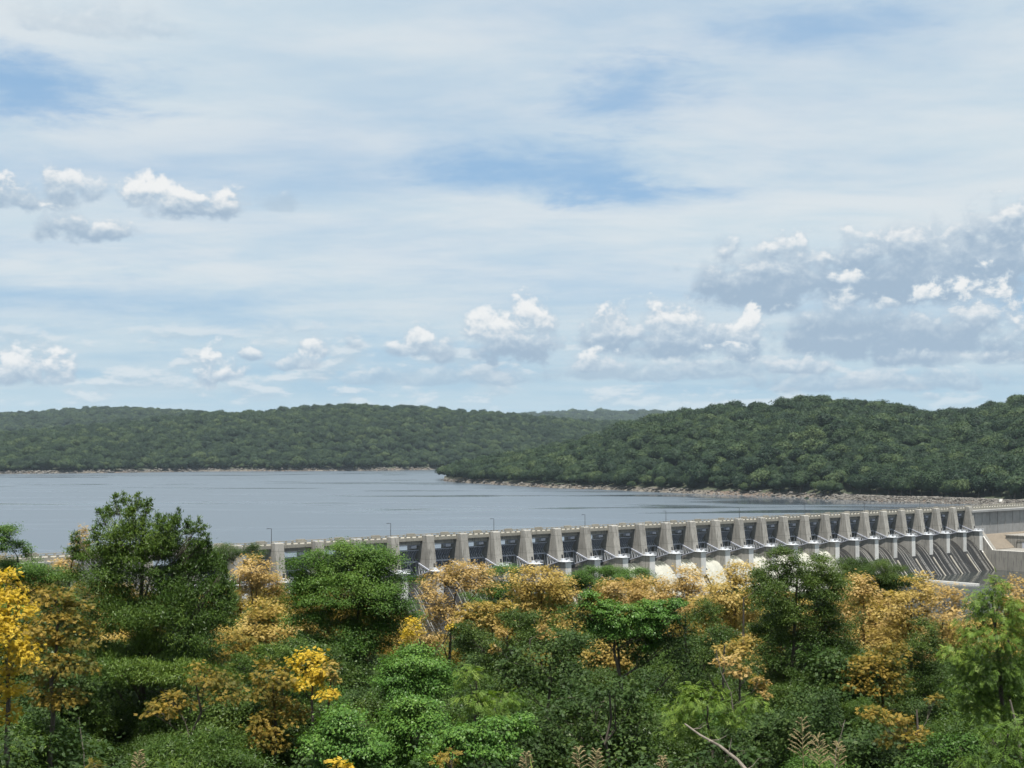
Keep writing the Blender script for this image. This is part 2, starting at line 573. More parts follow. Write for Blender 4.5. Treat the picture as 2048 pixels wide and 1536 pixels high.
# ------------------------------------------------------------------ terrain
PXS = lambda *p: np.array([(q - CX) / FPX for q in p])
C_SH = (PXS(700, 835, 850, 900, 1000, 1100, 1200, 1300, 1400, 1500, 1560, 1650, 1700, 1760, 1860, 1950, 2048, 2220, 2500, 5000),
        np.array([1900, 1860, 1806, 1661, 1532, 1421, 1372, 1296, 1242, 1204, 1180, 1124, 1103, 1073, 1044, 1015, 980, 900, 860, 860.]))
C_CR_Y = (PXS(700, 845, 900, 1000, 1200, 1400, 1660, 1890, 2048, 2500), np.array([1950, 1900, 1840, 1830, 1780, 1680, 1570, 1720, 1540, 1500.]))
C_CR_P = (PXS(700, 835, 850, 900, 1000, 1100, 1200, 1240, 1340, 1450, 1560, 1660, 1740, 1800, 1850, 1890, 1940, 2000, 2048, 2200, 2500),
          np.array([1000, 975, 945, 926, 906, 886, 860, 847, 824, 806, 800, 795, 800, 811, 823, 827, 819, 804, 792, 776, 765.]))
B_SH = (PXS(-3000, -400, 0, 200, 400, 600, 830, 1000, 1300, 5000), np.array([1900, 2100, 2144, 2215, 2358, 2390, 2508, 2650, 2900, 3000.]))
B_CR_Y = (PXS(-3000, 0, 393, 700, 1000, 1200, 5000), np.array([2700, 2800, 3050, 3150, 3300, 3600, 3700.]))
B_CR_P = (PXS(-3000, -300, 0, 171, 308, 393, 480, 600, 700, 800, 900, 1000, 1080, 1200, 1300, 5000),
          np.array([850, 858, 864, 850, 838, 826, 824, 815, 810, 813, 818, 825, 834, 841, 845, 845.]))
A_CR_P = (PXS(-3000, -300, 0, 100, 200, 300, 390, 500, 700, 5000), np.array([838, 832, 828, 822, 815, 818, 824, 830, 838, 845.]))
D_CR_P = (PXS(-3000, 1000, 1100, 1140, 1220, 1300, 1400, 5000), np.array([838, 838, 836, 831, 830, 833, 836, 838.]))
NEAR_Y = np.array([-400, -60, 0, 4, 10, 18, 26, 40, 60, 90, 130, 180, 230, 300, 3000.])
NEAR_Z = np.array([43, 41.2, 39.75, 39.2, 37.7, 35.5, 33.0, 28.6, 21.8, 10.5, -4, -15, -23, -26, -26.])
TREE_H = 18.5
_wv = [(rng.uniform(0, 2 * math.pi), rng.uniform(0, 6.28), L) for L in (420, 300, 210, 150, 110, 75, 52, 38)]


def wob(X, Y):
    z = 0
    for a, ph, L in _wv:
        z = z + (L / 420.0) ** 0.9 * np.sin((X * math.cos(a) + Y * math.sin(a)) * 2 * math.pi / L + ph)
    return z


def crest_z(py, Yc):
    return CAMZ + (HORIZON - py) / FPX * Yc - TREE_H


def ridge(u, X, Y, sh, cy, cp, back=0.35):
    ys = np.interp(u, *sh) if isinstance(sh, tuple) else sh
    yc = np.interp(u, *cy) if isinstance(cy, tuple) else cy
    zc = crest_z(np.interp(u, *cp), yc)
    t = (Y - ys) / (yc - ys)
    k = np.maximum(zc, 0.0)
    up = k * np.sin(np.clip(t, 0, 1) * math.pi / 2) ** 0.92
    bank = np.clip((Y - ys) / 9.0, -3, 1.0) * 3.6
    bank = np.where(Y < ys - 24, -26.0, np.minimum(bank, 3.6))
    z = np.where(t < 1, bank + np.maximum(up - 3.6, up * 0.15) * np.clip((Y - ys) / 40.0, 0, 1), zc - (Y - yc) * back)
    w = wob(X, Y) * 2.2 * np.clip((Y - ys) / 160.0, 0, 1) * np.clip(zc / 40.0, 0, 1) * np.clip((1.05 - t) * 3, 0.12, 1)
    return np.where(zc > -4, np.maximum(z + w, -26), -26)


def ground_z(X, Y):
    X, Y = np.asarray(X, float), np.asarray(Y, float)
    Ys = np.maximum(Y, 1.0)
    u = np.clip(X / Ys, -1.6, 1.6)
    s = np.clip((-20.0 - X) / 110.0, 0, 1)
    s = s * s * (3 - 2 * s)
    yp = np.where(Y > 0, Y * (1 - 0.75 * s), Y)
    near = np.interp(yp, NEAR_Y, NEAR_Z) + 0.25 * np.sin(X * 0.31 + 1.0) * np.sin(Y * 0.23) * np.clip(Y / 30, 0, 1)
    z = near
    far = np.maximum.reduce([ridge(u, X, Y, C_SH, C_CR_Y, C_CR_P), ridge(u, X, Y, B_SH, B_CR_Y, B_CR_P, 0.12),
                             ridge(u, X, Y, 3500.0, 4700.0, A_CR_P, 0.08), ridge(u, X, Y, 5200.0, 7600.0, D_CR_P, 0.01)])
    return np.where(Y > 420, np.maximum(z, far), z)


def build_ground():
    front = np.concatenate([np.linspace(-27, 27, 230), np.linspace(27, 333, 70)[1:-1]])
    th = np.radians(front)
    r = np.concatenate([[0.6, 2, 4, 6.5], np.arange(9, 60, 3.0), np.geomspace(60, 700, 46)[0:], np.geomspace(715, 3900, 150), np.geomspace(3950, 14000, 45)])
    n, k = len(th), len(r)
    X = np.outer(r, np.sin(th)); Y = np.outer(r, np.cos(th))
    Z = ground_z(X, Y)
    v = np.stack([X, Y, Z], -1).reshape(-1, 3)
    i, j = np.meshgrid(np.arange(k - 1), np.arange(n), indexing='ij')
    a = i * n + j; b = i * n + (j + 1) % n
    f = np.stack([a, a + n, b + n, b], -1).reshape(-1, 4)
    me = bpy.data.meshes.new('ground')
    me.from_pydata(v.tolist(), [], f.tolist() + [list(range(n))])
    me.shade_smooth()
    me.materials.append(mat_ground())
    return tag(link(bpy.data.objects.new('ground', me)), 'wooded bluff, valley floor and hills round the lake', None, None, 'structure')


build_ground()

# ------------------------------------------------------------------ the dam's own frame: x along the dam, y upstream, z up from the lake
ORG = (-39.957 + 0.8 * 0.74842, 478.885 + 0.8 * 0.66323)
DANG = math.atan2(0.66323, 0.74842)
SP = 15.1


def dam_pt(s, n, z=0.0):
    return Vector((ORG[0] + 0.74842 * s + 0.66323 * n, ORG[1] + 0.66323 * s - 0.74842 * n, z))


def sheet(name, s0, s1, n0, n1, z, mat, label):
    me = bpy.data.meshes.new(name)
    me.from_pydata([dam_pt(a, b, z) for a, b in ((s0, n0), (s1, n0), (s1, n1), (s0, n1))], [], [(0, 1, 2, 3)])
    me.materials.append(mat)
    if me.polygons[0].normal.z < 0: me.flip_normals()
    return tag(link(bpy.data.objects.new(name, me)), label, None, None, 'structure')


sheet('lake', -1600, 4200, -7600, -6.9, 0.0, mat_water('lake_water', (0.062, 0.078, 0.096), 0.07), 'grey blue reservoir water behind the dam')
sheet('river', -160, 900, 4.0, 420, -20.0, mat_water('river_water', (0.020, 0.024, 0.022), 0.5), 'dark tailwater below the spillway')

# ------------------------------------------------------------------ dam
# local coordinates: (s, -n, z): y = -n
CH = [(-8.5, -5.4), (-7.0, -4.75), (-6.0, -4.55), (-4.5, -4.6), (-3.0, -4.75), (-1.5, -5.05), (0.0, -5.6), (1.3, -6.35), (2.6, -7.3), (3.8, -8.5), (5.0, -9.85),
      (6.6, -12.0), (8.2, -14.2), (9.8, -16.3), (11.4, -18.3), (13.0, -20.3), (15.0, -22.0)]
TN, TZ, GR = 2.4, -1.0, 10.0          # gate trunnion and skin radius
FIRST, LAST = -6, 24


def gp(r, deg, s=0.0):
    a = R(deg)
    return Vector((s, -(TN - r * math.cos(a)), TZ + r * math.sin(a)))


def build_dam():
    dam = empty('dam', (ORG[0], ORG[1], 0), DANG)
    tag(dam, 'long grey concrete spillway dam with a row of tall piers and steel gates', 'dam')
    I = range(FIRST, LAST + 1)
    bays = range(FIRST, LAST)
    at = lambda i, ds=0.0: (i * SP + ds, 0, 0)
    # piers
    m = MB()
    m.prism([(-(-11.0), -22), (11.0, 9.0), (2.12, 9.0), (2.12, 11.0), (0.25, 11.0), (0.0, 10.75), (-1.75, -0.9), (-1.75, -12), (-1.75, -22)], -1.6, 1.6)
    pier_me = m.mesh('pier', M_CONC, bevel=0.08)
    m = MB()
    m.prism([(-1.70, -1.15), (-5.5, -1.15), (-5.5, -11.0), (-6.9, -12.7), (-6.2, -13.5), (-1.70, -13.5)], -1.55, 1.55)
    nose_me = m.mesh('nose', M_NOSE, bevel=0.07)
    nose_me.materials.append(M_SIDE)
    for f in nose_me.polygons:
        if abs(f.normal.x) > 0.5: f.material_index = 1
    m = MB()                                             # low divider running down to the toe
    ridge_p = [(n_, z_) for n_, z_ in CH if n_ >= 5.9]
    for k in range(len(ridge_p) - 1):
        (a, za), (b, zb) = ridge_p[k], ridge_p[k + 1]
        wa, wb = 0.55 - 0.05 * k * 0.4, 0.55 - 0.05 * (k + 1) * 0.4
        m.add([(-wa, -a, za - 0.3), (wa, -a, za - 0.3), (wa, -a, za + 0.45), (-wa, -a, za + 0.45), (-wb, -b, zb - 0.3), (wb, -b, zb - 0.3), (wb, -b, zb + 0.45), (-wb, -b, zb + 0.45)],
              [(0, 1, 2, 3), (4, 7, 6, 5), (0, 4, 5, 1), (1, 5, 6, 2), (2, 6, 7, 3), (3, 7, 4, 0)])
    div_me = m.mesh('divider', M_DECK)
    m = MB()
    m.box(-2.05, 2.05, -5.95, -1.75, -1.10, -0.86)
    m.box(-0.9, 0.35, -3.4, -2.3, -0.855, 0.05)
    m.box(0.7, 1.5, -4.9, -4.1, -0.855, -0.35)
    plat_me = m.mesh('platform', M_PLAT, bevel=0.02)
    m = MB()
    for z in (-0.30, 0.22):
        for a, b in (((-2.0, -1.9), (-2.0, -5.9)), ((2.0, -1.9), (2.0, -5.9)), ((-2.0, -5.9), (2.0, -5.9))):
            m.bar((*a, z), (*b, z), 0.07)
    for x, y in ((-2.0, -1.95), (-2.0, -3.9), (-2.0, -5.9), (0, -5.9), (2.0, -5.9), (2.0, -3.9), (2.0, -1.95)):
        m.bar((x, y, -0.86), (x, y, 0.24), 0.07)
    rail_me = m.mesh('railing', M_PLAT)
    m = MB()
    m.add([(0.25, -1.62, -0.85), (1.05, -1.62, -0.85), (1.05, -1.30, 1.35), (0.25, -1.30, 1.35), (0.25, -1.80, -0.85), (1.05, -1.80, -0.85), (1.05, -1.45, 1.35), (0.25, -1.45, 1.35)],
          [(0, 1, 2, 3), (4, 7, 6, 5), (0, 4, 5, 1), (1, 5, 6, 2), (2, 6, 7, 3), (3, 7, 4, 0)])
    door_me = m.mesh('door', M_DARK)  # black panel paints the shade inside the doorway recess
    for i in I:
        p = copies(pier_me, 'pier', dam, [at(i)])[0]
        for me, nm in ((nose_me, 'nose'), (div_me, 'divider'), (plat_me, 'platform'), (rail_me, 'railing'), (door_me, 'door')):
            copies(me, nm, p, [(0, 0, 0)])
    # gates
    X0 = SP / 2
    W = SP / 2 - 1.72
    m = MB()
    A = np.linspace(-21, 43.8, 15)
    for k in range(14):
        for r0 in (0,):
            q = [gp(GR, A[k]), gp(GR, A[k + 1]), gp(GR - 0.12, A[k + 1]), gp(GR - 0.12, A[k])]
            m.add([(-W, p.y, p.z) for p in q] + [(W, p.y, p.z) for p in q], [(0, 1, 5, 4), (2, 3, 7, 6), (1, 2, 6, 5), (3, 0, 4, 7), (0, 3, 2, 1), (4, 5, 6, 7)])
    skin_me = m.mesh('skin_plate', M_GATE)
    m = MB()
    for k in range(14):
        q = [gp(GR - 0.12, A[k]), gp(GR - 0.12, A[k + 1]), gp(GR - 0.62, A[k + 1]), gp(GR - 0.62, A[k])]
        m.add([(-0.07, p.y, p.z) for p in q] + [(0.07, p.y, p.z) for p in q], [(0, 1, 5, 4), (2, 3, 7, 6), (1, 2, 6, 5), (3, 0, 4, 7), (0, 3, 2, 1), (4, 5, 6, 7)])
    rib_me = m.mesh('rib', M_STEEL)
    m = MB()
    m.bar(gp(GR - 0.3, 43.5, -W), gp(GR - 0.3, 43.5, W), 0.7, 0.22)
    top_me = m.mesh('top_beam', M_STEEL)
    g_up = []
    for ang, r_, nm in ((20, 7.9, 'girder'), (-16, 8.3, 'girder')):
        m = MB()
        m.bar(gp(r_, ang, -W + 0.15), gp(r_, ang, W - 0.15), 0.45, 0.5)
        g_up.append(m.mesh(nm, M_STEEL))
    m = MB()
    xs = np.linspace(-W + 0.5, W - 0.5, 10)
    for x in xs:
        m.bar(gp(7.95, 21, x), gp(GR - 0.6, 26, x), 0.10, 0.16)
        m.bar(gp(8.3, -15, x), gp(GR - 0.6, -12, x), 0.10, 0.16)
    brk_me = m.mesh('bracket', M_PLAT)
    arm = {}
    for sd in (-1, 1):
        m = MB()
        x0, x1 = sd * (W - 0.45), sd * (W - 0.12)
        U0, L0, T = gp(7.9, 20, x0), gp(8.3, -16, x0), gp(0.25, 0, x1)
        m.bar(U0, T, 0.38, 0.42)
        m.bar(L0, T, 0.34, 0.38)
        arm[sd, 'arm'] = m.mesh('arm', M_STEEL)
        m = MB()
        m.bar(U0, L0, 0.2)
        pts_u = [U0.lerp(T, q) for q in (0, .18, .36, .54, .70)]
        pts_l = [L0.lerp(T, q) for q in (.10, .28, .46, .63, .78)]
        for a, b in zip(pts_u, pts_l): m.bar(a, b, 0.13)
        for a, b in zip(pts_u[1:], pts_l): m.bar(a, b, 0.13)
        # wind bracing back to the middle of the girders
        m.bar(gp(7.9, 20, sd * 1.6), L0, 0.16)
        m.bar(gp(7.9, 20, sd * 1.6), gp(8.3, -16, sd * 1.6), 0.14)
        arm[sd, 'bracing'] = m.mesh('bracing', M_PLAT)
    m = MB()
    m.box(-1.1, 1.1, 3.2, 4.6, 6.45, 7.35)
    m.box(-W, W, 3.7, 4.1, 7.36, 7.60)
    hoist_me = m.mesh('hoist', M_STEEL, bevel=0.03)
    for i in bays:
        g = copies(skin_me, 'tainter_gate', dam, [at(i, X0)])[0]
        for x in np.linspace(-W + 0.5, W - 0.5, 11): copies(rib_me, 'rib', g, [(float(x), 0, 0)])
        copies(top_me, 'top_beam', g, [(0, 0, 0)])
        for me in g_up: copies(me, 'girder', g, [(0, 0, 0)])
        copies(brk_me, 'bracket', g, [(0, 0, 0)])
        for (sd, nm), me in arm.items(): copies(me, nm, g, [(0, 0, 0)])
        copies(hoist_me, 'hoist', dam, [at(i, X0 + 3.0)])
    # ogee chute of each bay
    mch = mat_chute()
    m = MB()
    for k in range(len(CH) - 1):
        (a, za), (b, zb) = CH[k], CH[k + 1]
        m.add([(-SP / 2, -a, za), (SP / 2, -a, za), (SP / 2, -b, zb), (-SP / 2, -b, zb)], [(0, 1, 2, 3)])
    import bmesh
    ch_me = m.mesh('chute', mch)
    bm = bmesh.new(); bm.from_mesh(ch_me); bmesh.ops.remove_doubles(bm, verts=bm.verts, dist=0.001)
    bmesh.ops.recalc_face_normals(bm, faces=bm.faces)
    if sum(f.normal.z for f in bm.faces) < 0: bmesh.ops.reverse_faces(bm, faces=bm.faces)
    bm.to_mesh(ch_me); bm.free(); ch_me.shade_smooth()
    # thin runs of leaking water down the closed bays
    def trickle(w0, w1, n0):
        m = MB()
        pr = [c for c in CH if n0 <= c[0] <= 13.1]
        for k in range(len(pr) - 1):
            (a, za), (b, zb) = pr[k], pr[k + 1]
            f0, f1 = k / (len(pr) - 1), (k + 1) / (len(pr) - 1)
            wa, wb = w0 + (w1 - w0) * f0, w0 + (w1 - w0) * f1
            m.add([(-wa, -a - 0.05, za + 0.05), (wa, -a - 0.05, za + 0.05), (wb, -b - 0.05, zb + 0.05), (-wb, -b - 0.05, zb + 0.05)], [(0, 1, 2, 3)])
        me = m.mesh('trickle', M_TRICKLE)
        if sum(p.normal.z for p in me.polygons) < 0: me.flip_normals()
        return me
    TR = [trickle(0.10, 0.22, 1.2), trickle(0.07, 0.12, 0.0), trickle(0.16, 0.40, -1.5), trickle(0.05, 0.30, 2.5)]
    r3 = random.Random(5)
    for i in bays:
        c = copies(ch_me, 'chute', dam, [at(i, X0)])[0]
        if i >= 15 or i < 6:
            for _ in range(r3.randint(4, 6)):
                copies(r3.choice(TR), 'trickle', c, [(r3.uniform(-5.3, 5.3), 0, 0)])
    # road deck over each bay
    m = MB(); m.box(-SP / 2, SP / 2, 2.2, 10.4, 9.06, 9.95); deck_me = m.mesh('deck', M_DECK)
    m = MB()
    m.box(-W - 0.1, W + 0.1, 3.2, 3.9, 7.75, 9.05); m.box(-W - 0.1, W + 0.1, 9.3, 9.9, 7.9, 9.05); beam_me = m.mesh('beam', M_CONC)
    def parapet(y0, z0, ped):
        m = MB()
        m.box(-SP / 2, SP / 2, y0 - 0.16, y0 + 0.16, z0, z0 + 0.24)
        m.box(-SP / 2, SP / 2, y0 - 0.14, y0 + 0.14, z0 + 0.62, z0 + 0.86)
        for k in range(6):
            x = -SP / 2 + SP / 6 * (k + 0.5)
            m.box(x - 0.36, x + 0.36, y0 - 0.13, y0 + 0.13, z0 + 0.24, z0 + 0.62)
        if ped: m.box(SP / 2 - 2.4, SP / 2 + 0.9, y0 - 0.3, y0 + 0.3, z0 + 0.002, z0 + 1.18)
        return m.mesh('parapet', M_DECK)
    pds, pus = parapet(2.45, 9.952, False), parapet(10.1, 9.952, True)
    for i in range(FIRST - 8, LAST + 14):
        copies(deck_me, 'deck', dam, [at(i, X0)])
        copies(pds, 'parapet', dam, [at(i, X0)])
        copies(pus, 'parapet', dam, [at(i, X0)])
        if FIRST <= i < LAST: copies(beam_me, 'beam', dam, [at(i, X0)])
    # solid walls at both ends
    for i in list(range(FIRST - 8, FIRST)) + list(range(LAST, LAST + 14)):
        m = MB(); m.box(-SP / 2 + 0.03, SP / 2 - 0.03, 0.4 + 0.012 * (i % 2), 10.2, -26, 9.055)
        if i >= LAST:
            m.box(-SP / 2 + 0.032, SP / 2 - 0.032, -0.9, 0.42, 8.0, 9.052)
            for x in (-SP / 4, SP / 4): m.box(x - 0.12, x + 0.12, 0.12, 0.5, -6, 8.0)
        o = m.build('wall_panel', M_WALL, dam)
        o.location = at(i, X0)
    # wing wall at the right end of the spillway
    s0 = LAST * SP
    m = MB()
    m.prism([(-1.0, -26), (-1.0, -1.3), (-3.6, -1.3), (-10.6, -10.3), (-32, -10.3), (-32, -26)], s0 + 1.62, s0 + 5.6)
    m.build('wing_wall', M_STAIN, dam, bevel=0.1)
    m = MB()
    m.prism([(-3.75, -1.35), (-3.45, -1.05), (-10.55, -10.18), (-31.9, -10.12), (-31.9, -10.32), (-10.65, -10.32)], s0 + 2.0, s0 + 2.6)
    m.build('sunlit_edge', M_NOSE, dam)  # pale strip: sun on the wall's top edge put into its colour
    m = MB(); m.box(s0 + 5.62, s0 + 200, -31.5, -9.0, -26, -10.45); m.build('apron', M_STAIN, dam)
    m = MB(); m.prism([(0.35, -3.4), (-1.5, -3.6), (-9.5, -10.2), (-9.5, -12), (0.35, -12)], s0 + 5.64, s0 + 200)
    m.build('embankment', mat_concrete('packed_earth', (0.15, 0.125, 0.095), (0.085, 0.07, 0.052), 0.4, False, 0.95), dam)
    # training wall standing out in the tailwater
    m = MB()
    m.box(282.0, 282.5, -50, -14.2, -24, -19.1); m.box(283.7, 284.2, -50, -14.2, -24, -19.1)
    for y in (-49.6, -38, -26, -15): m.box(282.52, 283.68, y - 0.25, y + 0.25, -24, -19.25)
    m.build('training_wall', M_NOSE, dam)
    return dam


DAM = build_dam()

# small block house on the apron
blk = empty('block_house', dam_pt(388, 8, -10.45), DANG)
tag(blk, 'flat roofed concrete block house below the dam wall at the right edge', 'building')
m = MB(); m.box(0, 26, -13, 3.5, 0.004, 6.0); m.build('wall', M_CONC, blk, bevel=0.08)
m = MB(); m.box(-0.3, 26.3, -13.3, 3.8, 6.004, 6.5); m.build('roof', M_STAIN, blk, bevel=0.05)
m = MB(); m.box(-0.06, 0.05, -8.0, -5.6, 0.0, 3.0); m.build('door', M_STEEL, blk)
m = MB(); m.tube([(-0.2, -2.5, 0), (-0.2, -2.5, 3.2), (-0.2, -3.4, 3.9), (-0.2, -8.2, 3.9)], [.12] * 4, 6); m.build('pipe', M_BARK, blk)
wp = empty('white_tower', dam_pt(409.5, 6.5, -10.45), DANG)
tag(wp, 'tall white panel cut off by the right edge beside the dam wall', 'tower')
m = MB(); m.box(0, 3.0, -1.5, 1.5, 0.003, 14.6); m.build('shaft', M_WHITE, wp, bevel=0.05)
m = MB(); m.box(-0.12, 3.12, -1.62, 1.62, 14.603, 14.9); m.build('cap', M_NOSE, wp)

# water going over
mf = mat_fall()
def fall_mesh(seed):
    r2 = np.random.default_rng(seed)
    s = np.linspace(-SP / 2 + 1.45, SP / 2 - 1.45, 40)
    pr = [c for c in CH if c[0] >= -3.0]
    nn = np.interp(np.linspace(0, len(pr) - 1, 60), range(len(pr)), [c[0] for c in pr])
    zz = np.interp(nn, [c[0] for c in CH], [c[1] for c in CH])
    v = []
    hb = np.interp(s, np.linspace(s[0], s[-1], 9), r2.uniform(0.25, 0.75, 9))
    for n_, z_ in zip(nn, zz):
        rough = r2.normal(0, 0.05 + 0.10 * max(0, min(1, (n_ - 1) / 8)), len(s))
        for x, h, q in zip(s, hb, rough): v.append((x, -(n_ + 0.35 * h), z_ + h + q))
    f = [(a * 40 + b, a * 40 + b + 1, (a + 1) * 40 + b + 1, (a + 1) * 40 + b) for a in range(59) for b in range(39)]
    me = bpy.data.meshes.new('falling_water'); me.from_pydata(v, [], f); me.shade_smooth(); me.materials.append(mf)
    return me
FW = [fall_mesh(k) for k in range(4)]
for i in range(6, 16):
    o = bpy.data.objects.new('falling_water', FW[i % 4])
    o.location = dam_pt(i * SP + SP / 2, 0, 0)
    o.rotation_euler = (0, 0, DANG)
    tag(link(o), 'white water running down an open spillway bay', None, 'open spillway bays', 'structure')

# street lamps on the road
m = MB(); m.tube([(0, 0, 0), (0, 0, 5.1)], [0.13, 0.09], 8); lp = m.mesh('pole', M_POLE)
m = MB(); m.bar((0, 0, 5.05), (-1.3, 0, 5.15), 0.14); la = m.mesh('arm', M_POLE)
m = MB(); m.box(-1.75, -0.9, -0.16, 0.16, 5.02, 5.17); lh = m.mesh('lamp_head', M_POLE)
ORD = ['leftmost, above the orange shrub', 'second from the left, over the round tree', 'third from the left', 'fourth from the left', 'fifth from the left', 'sixth from the left',
       'fourth from the right end', 'third from the right end', 'second from the right end', 'last before the solid wall']
for k, s in enumerate((-42.7, 4.9, 51.7, 98.3, 144.6, 191.3, 237.4, 283.5, 330.5)):
    e = empty('street_lamp', dam_pt(s, -9.0, 9.955), DANG)
    tag(e, 'slim dark street lamp on the dam road, ' + ORD[k], 'street lamp', 'street lamps on the dam road')
    for me, nm in ((lp, 'pole'), (la, 'arm'), (lh, 'lamp_head')): copies(me, nm, e, [(0, 0, 0)])

# ------------------------------------------------------------------ foliage builders
def unit(v):
    return v / np.maximum(np.linalg.norm(v, axis=-1, keepdims=True), 1e-9)


def rand_unit(n):
    return unit(rng.normal(size=(n, 3)))


def leaf_mesh(name, base, axis, side, fold, tint, mat):
    """each leaf one narrow triangle, widest near its stalk"""
    n = len(base)
    v = np.empty((n, 3, 3), np.float32)
    v[:, 0] = base + axis * 0.12 - side * 1.05
    v[:, 1] = base + axis * 0.22 + side * 1.05 + fold
    v[:, 2] = base + axis * 1.05
    me = bpy.data.meshes.new(name)
    me.vertices.add(n * 3); me.loops.add(n * 3); me.polygons.add(n)
    me.vertices.foreach_set('co', v.ravel())
    me.loops.foreach_set('vertex_index', np.arange(n * 3, dtype=np.int32))
    me.polygons.foreach_set('loop_start', np.arange(n, dtype=np.int32) * 3)
    me.update(calc_edges=True)
    at = me.attributes.new('tint', 'FLOAT', 'FACE')
    at.data.foreach_set('value', tint.astype(np.float32))
    me.materials.append(mat)
    return me


def quads_mesh(name, base, axis, side, fold, tint, mat, extra=None):
    """each leaf a diamond: base, one edge, tip, other edge"""
    n = len(base)
    v = np.empty((n, 4, 3), np.float32)
    v[:, 0] = base
    v[:, 1] = base + axis * 0.45 + side + fold
    v[:, 2] = base + axis
    v[:, 3] = base + axis * 0.45 - side + fold
    v = v.reshape(-1, 3)
    idx = np.arange(n * 4, dtype=np.int32)
    starts = np.arange(n, dtype=np.int32) * 4
    if extra is not None:                                 # extra = (verts, quads) of a solid core
        ev, ef = extra
        idx = np.concatenate([idx, (ef + n * 4).ravel().astype(np.int32)])
        starts = np.concatenate([starts, n * 4 + np.arange(len(ef), dtype=np.int32) * 4])
        v = np.concatenate([v, ev.astype(np.float32)])
        tint = np.concatenate([tint, np.full(len(ef), 0.2)])
    me = bpy.data.meshes.new(name)
    me.vertices.add(len(v)); me.loops.add(len(idx)); me.polygons.add(len(starts))
    me.vertices.foreach_set('co', v.ravel())
    me.loops.foreach_set('vertex_index', idx)
    me.polygons.foreach_set('loop_start', starts)
    me.update(calc_edges=True)
    at = me.attributes.new('tint', 'FLOAT', 'FACE')
    at.data.foreach_set('value', tint.astype(np.float32))
    me.materials.append(mat)
    return me


def leaf_frame(n, out, up_w, out_w, rnd_w, lie):
    """leaf normals between up, outward and random; blades lie across the normal, drooping by lie"""
    nr = unit(np.array([0, 0, 1.0]) * up_w + out * out_w + rand_unit(n) * rnd_w)
    ax = rand_unit(n) * 0.9 + out * 0.8 + np.array([0, 0, lie])
    ax = unit(ax - nr * np.sum(ax * nr, -1, keepdims=True))
    sd = np.cross(nr, ax)
    return nr, ax, sd


# ------------------------------------------------------------------ far woods: a few tree shapes, many trees
HILL_GREEN = mat_leaf('hill_foliage', ((0.0, (0.010, 0.027, 0.013)), (0.4, (0.022, 0.046, 0.020)), (0.75, (0.042, 0.074, 0.029)), (1.0, (0.115, 0.155, 0.058))), 0.18, 0.6, per_object=True)


def hill_crown(seed, rx, rz, n=1300, leaf=0.62):
    global rng
    keep, rng = rng, np.random.default_rng(seed)
    lobes = []
    for k in range(20):
        d = rand_unit(1)[0]
        d[2] = abs(d[2]) * 0.9 - 0.25
        lobes.append((d * np.array([rx * 0.74, rx * 0.74, rz * 0.72]), rng.uniform(0.22, 0.46) * rx))
    lobes.append((np.array([0, 0, rz * 0.1]), rx * 0.7))
    base, out = [], []
    for c, r in lobes:
        m = int(n * r * r / sum(q[1] ** 2 for q in lobes))
        d = rand_unit(m)
        d[:, 2] = np.where(d[:, 2] < -0.5, -d[:, 2], d[:, 2])
        base.append(c + d * r * rng.uniform(0.72, 1.04, (m, 1))); out.append(d)
    base, out = np.concatenate(base), np.concatenate(out)
    nr, ax, sd = leaf_frame(len(base), out, 0.35, 1.0, 0.55, -0.1)
    L = rng.uniform(0.6, 1.25, (len(base), 1)) * leaf
    # solid core added to block light inside the crown, tinted darker
    t_, p_ = np.meshgrid(np.linspace(0.05, math.pi - 0.05, 7), np.linspace(0, 2 * math.pi, 11)[:-1], indexing='ij')
    rr = 0.66 * (1 + 0.18 * rng.normal(size=t_.shape))
    ev = np.stack([rr * rx * np.sin(t_) * np.cos(p_), rr * rx * np.sin(t_) * np.sin(p_), rr * rz * np.cos(t_)], -1).reshape(-1, 3)
    ef = np.array([[i * 10 + j, (i + 1) * 10 + j, (i + 1) * 10 + (j + 1) % 10, i * 10 + (j + 1) % 10] for i in range(6) for j in range(10)])
    me = quads_mesh('crown', base - ax * L * 0.5, ax * L, sd * L * 0.42, nr * L * 0.12, rng.uniform(0, 1, len(base)), HILL_GREEN, (ev, ef))
    rng = keep
    return me


CROWNS = [hill_crown(11, 4.6, 4.0), hill_crown(12, 5.2, 3.9), hill_crown(13, 4.0, 4.6), hill_crown(14, 5.6, 4.4), hill_crown(15, 3.6, 3.3)]
m = MB()
m.tube([(0, 0, -5.5), (0.1, 0, -3), (-0.1, 0.1, -0.5), (0.1, 0, 2)], [0.34, 0.26, 0.2, 0.08], 6)
for a in range(4):
    m.tube([(0, 0, -2.2 + a * 0.6), (math.cos(a * 1.7) * 1.2, math.sin(a * 1.7) * 1.2, -0.4 + a * 0.5), (math.cos(a * 1.7) * 2.6, math.sin(a * 1.7) * 2.6, 1 + a * 0.4)], [0.16, 0.11, 0.05], 5)
HTRUNK = m.mesh('trunk', M_BARK)


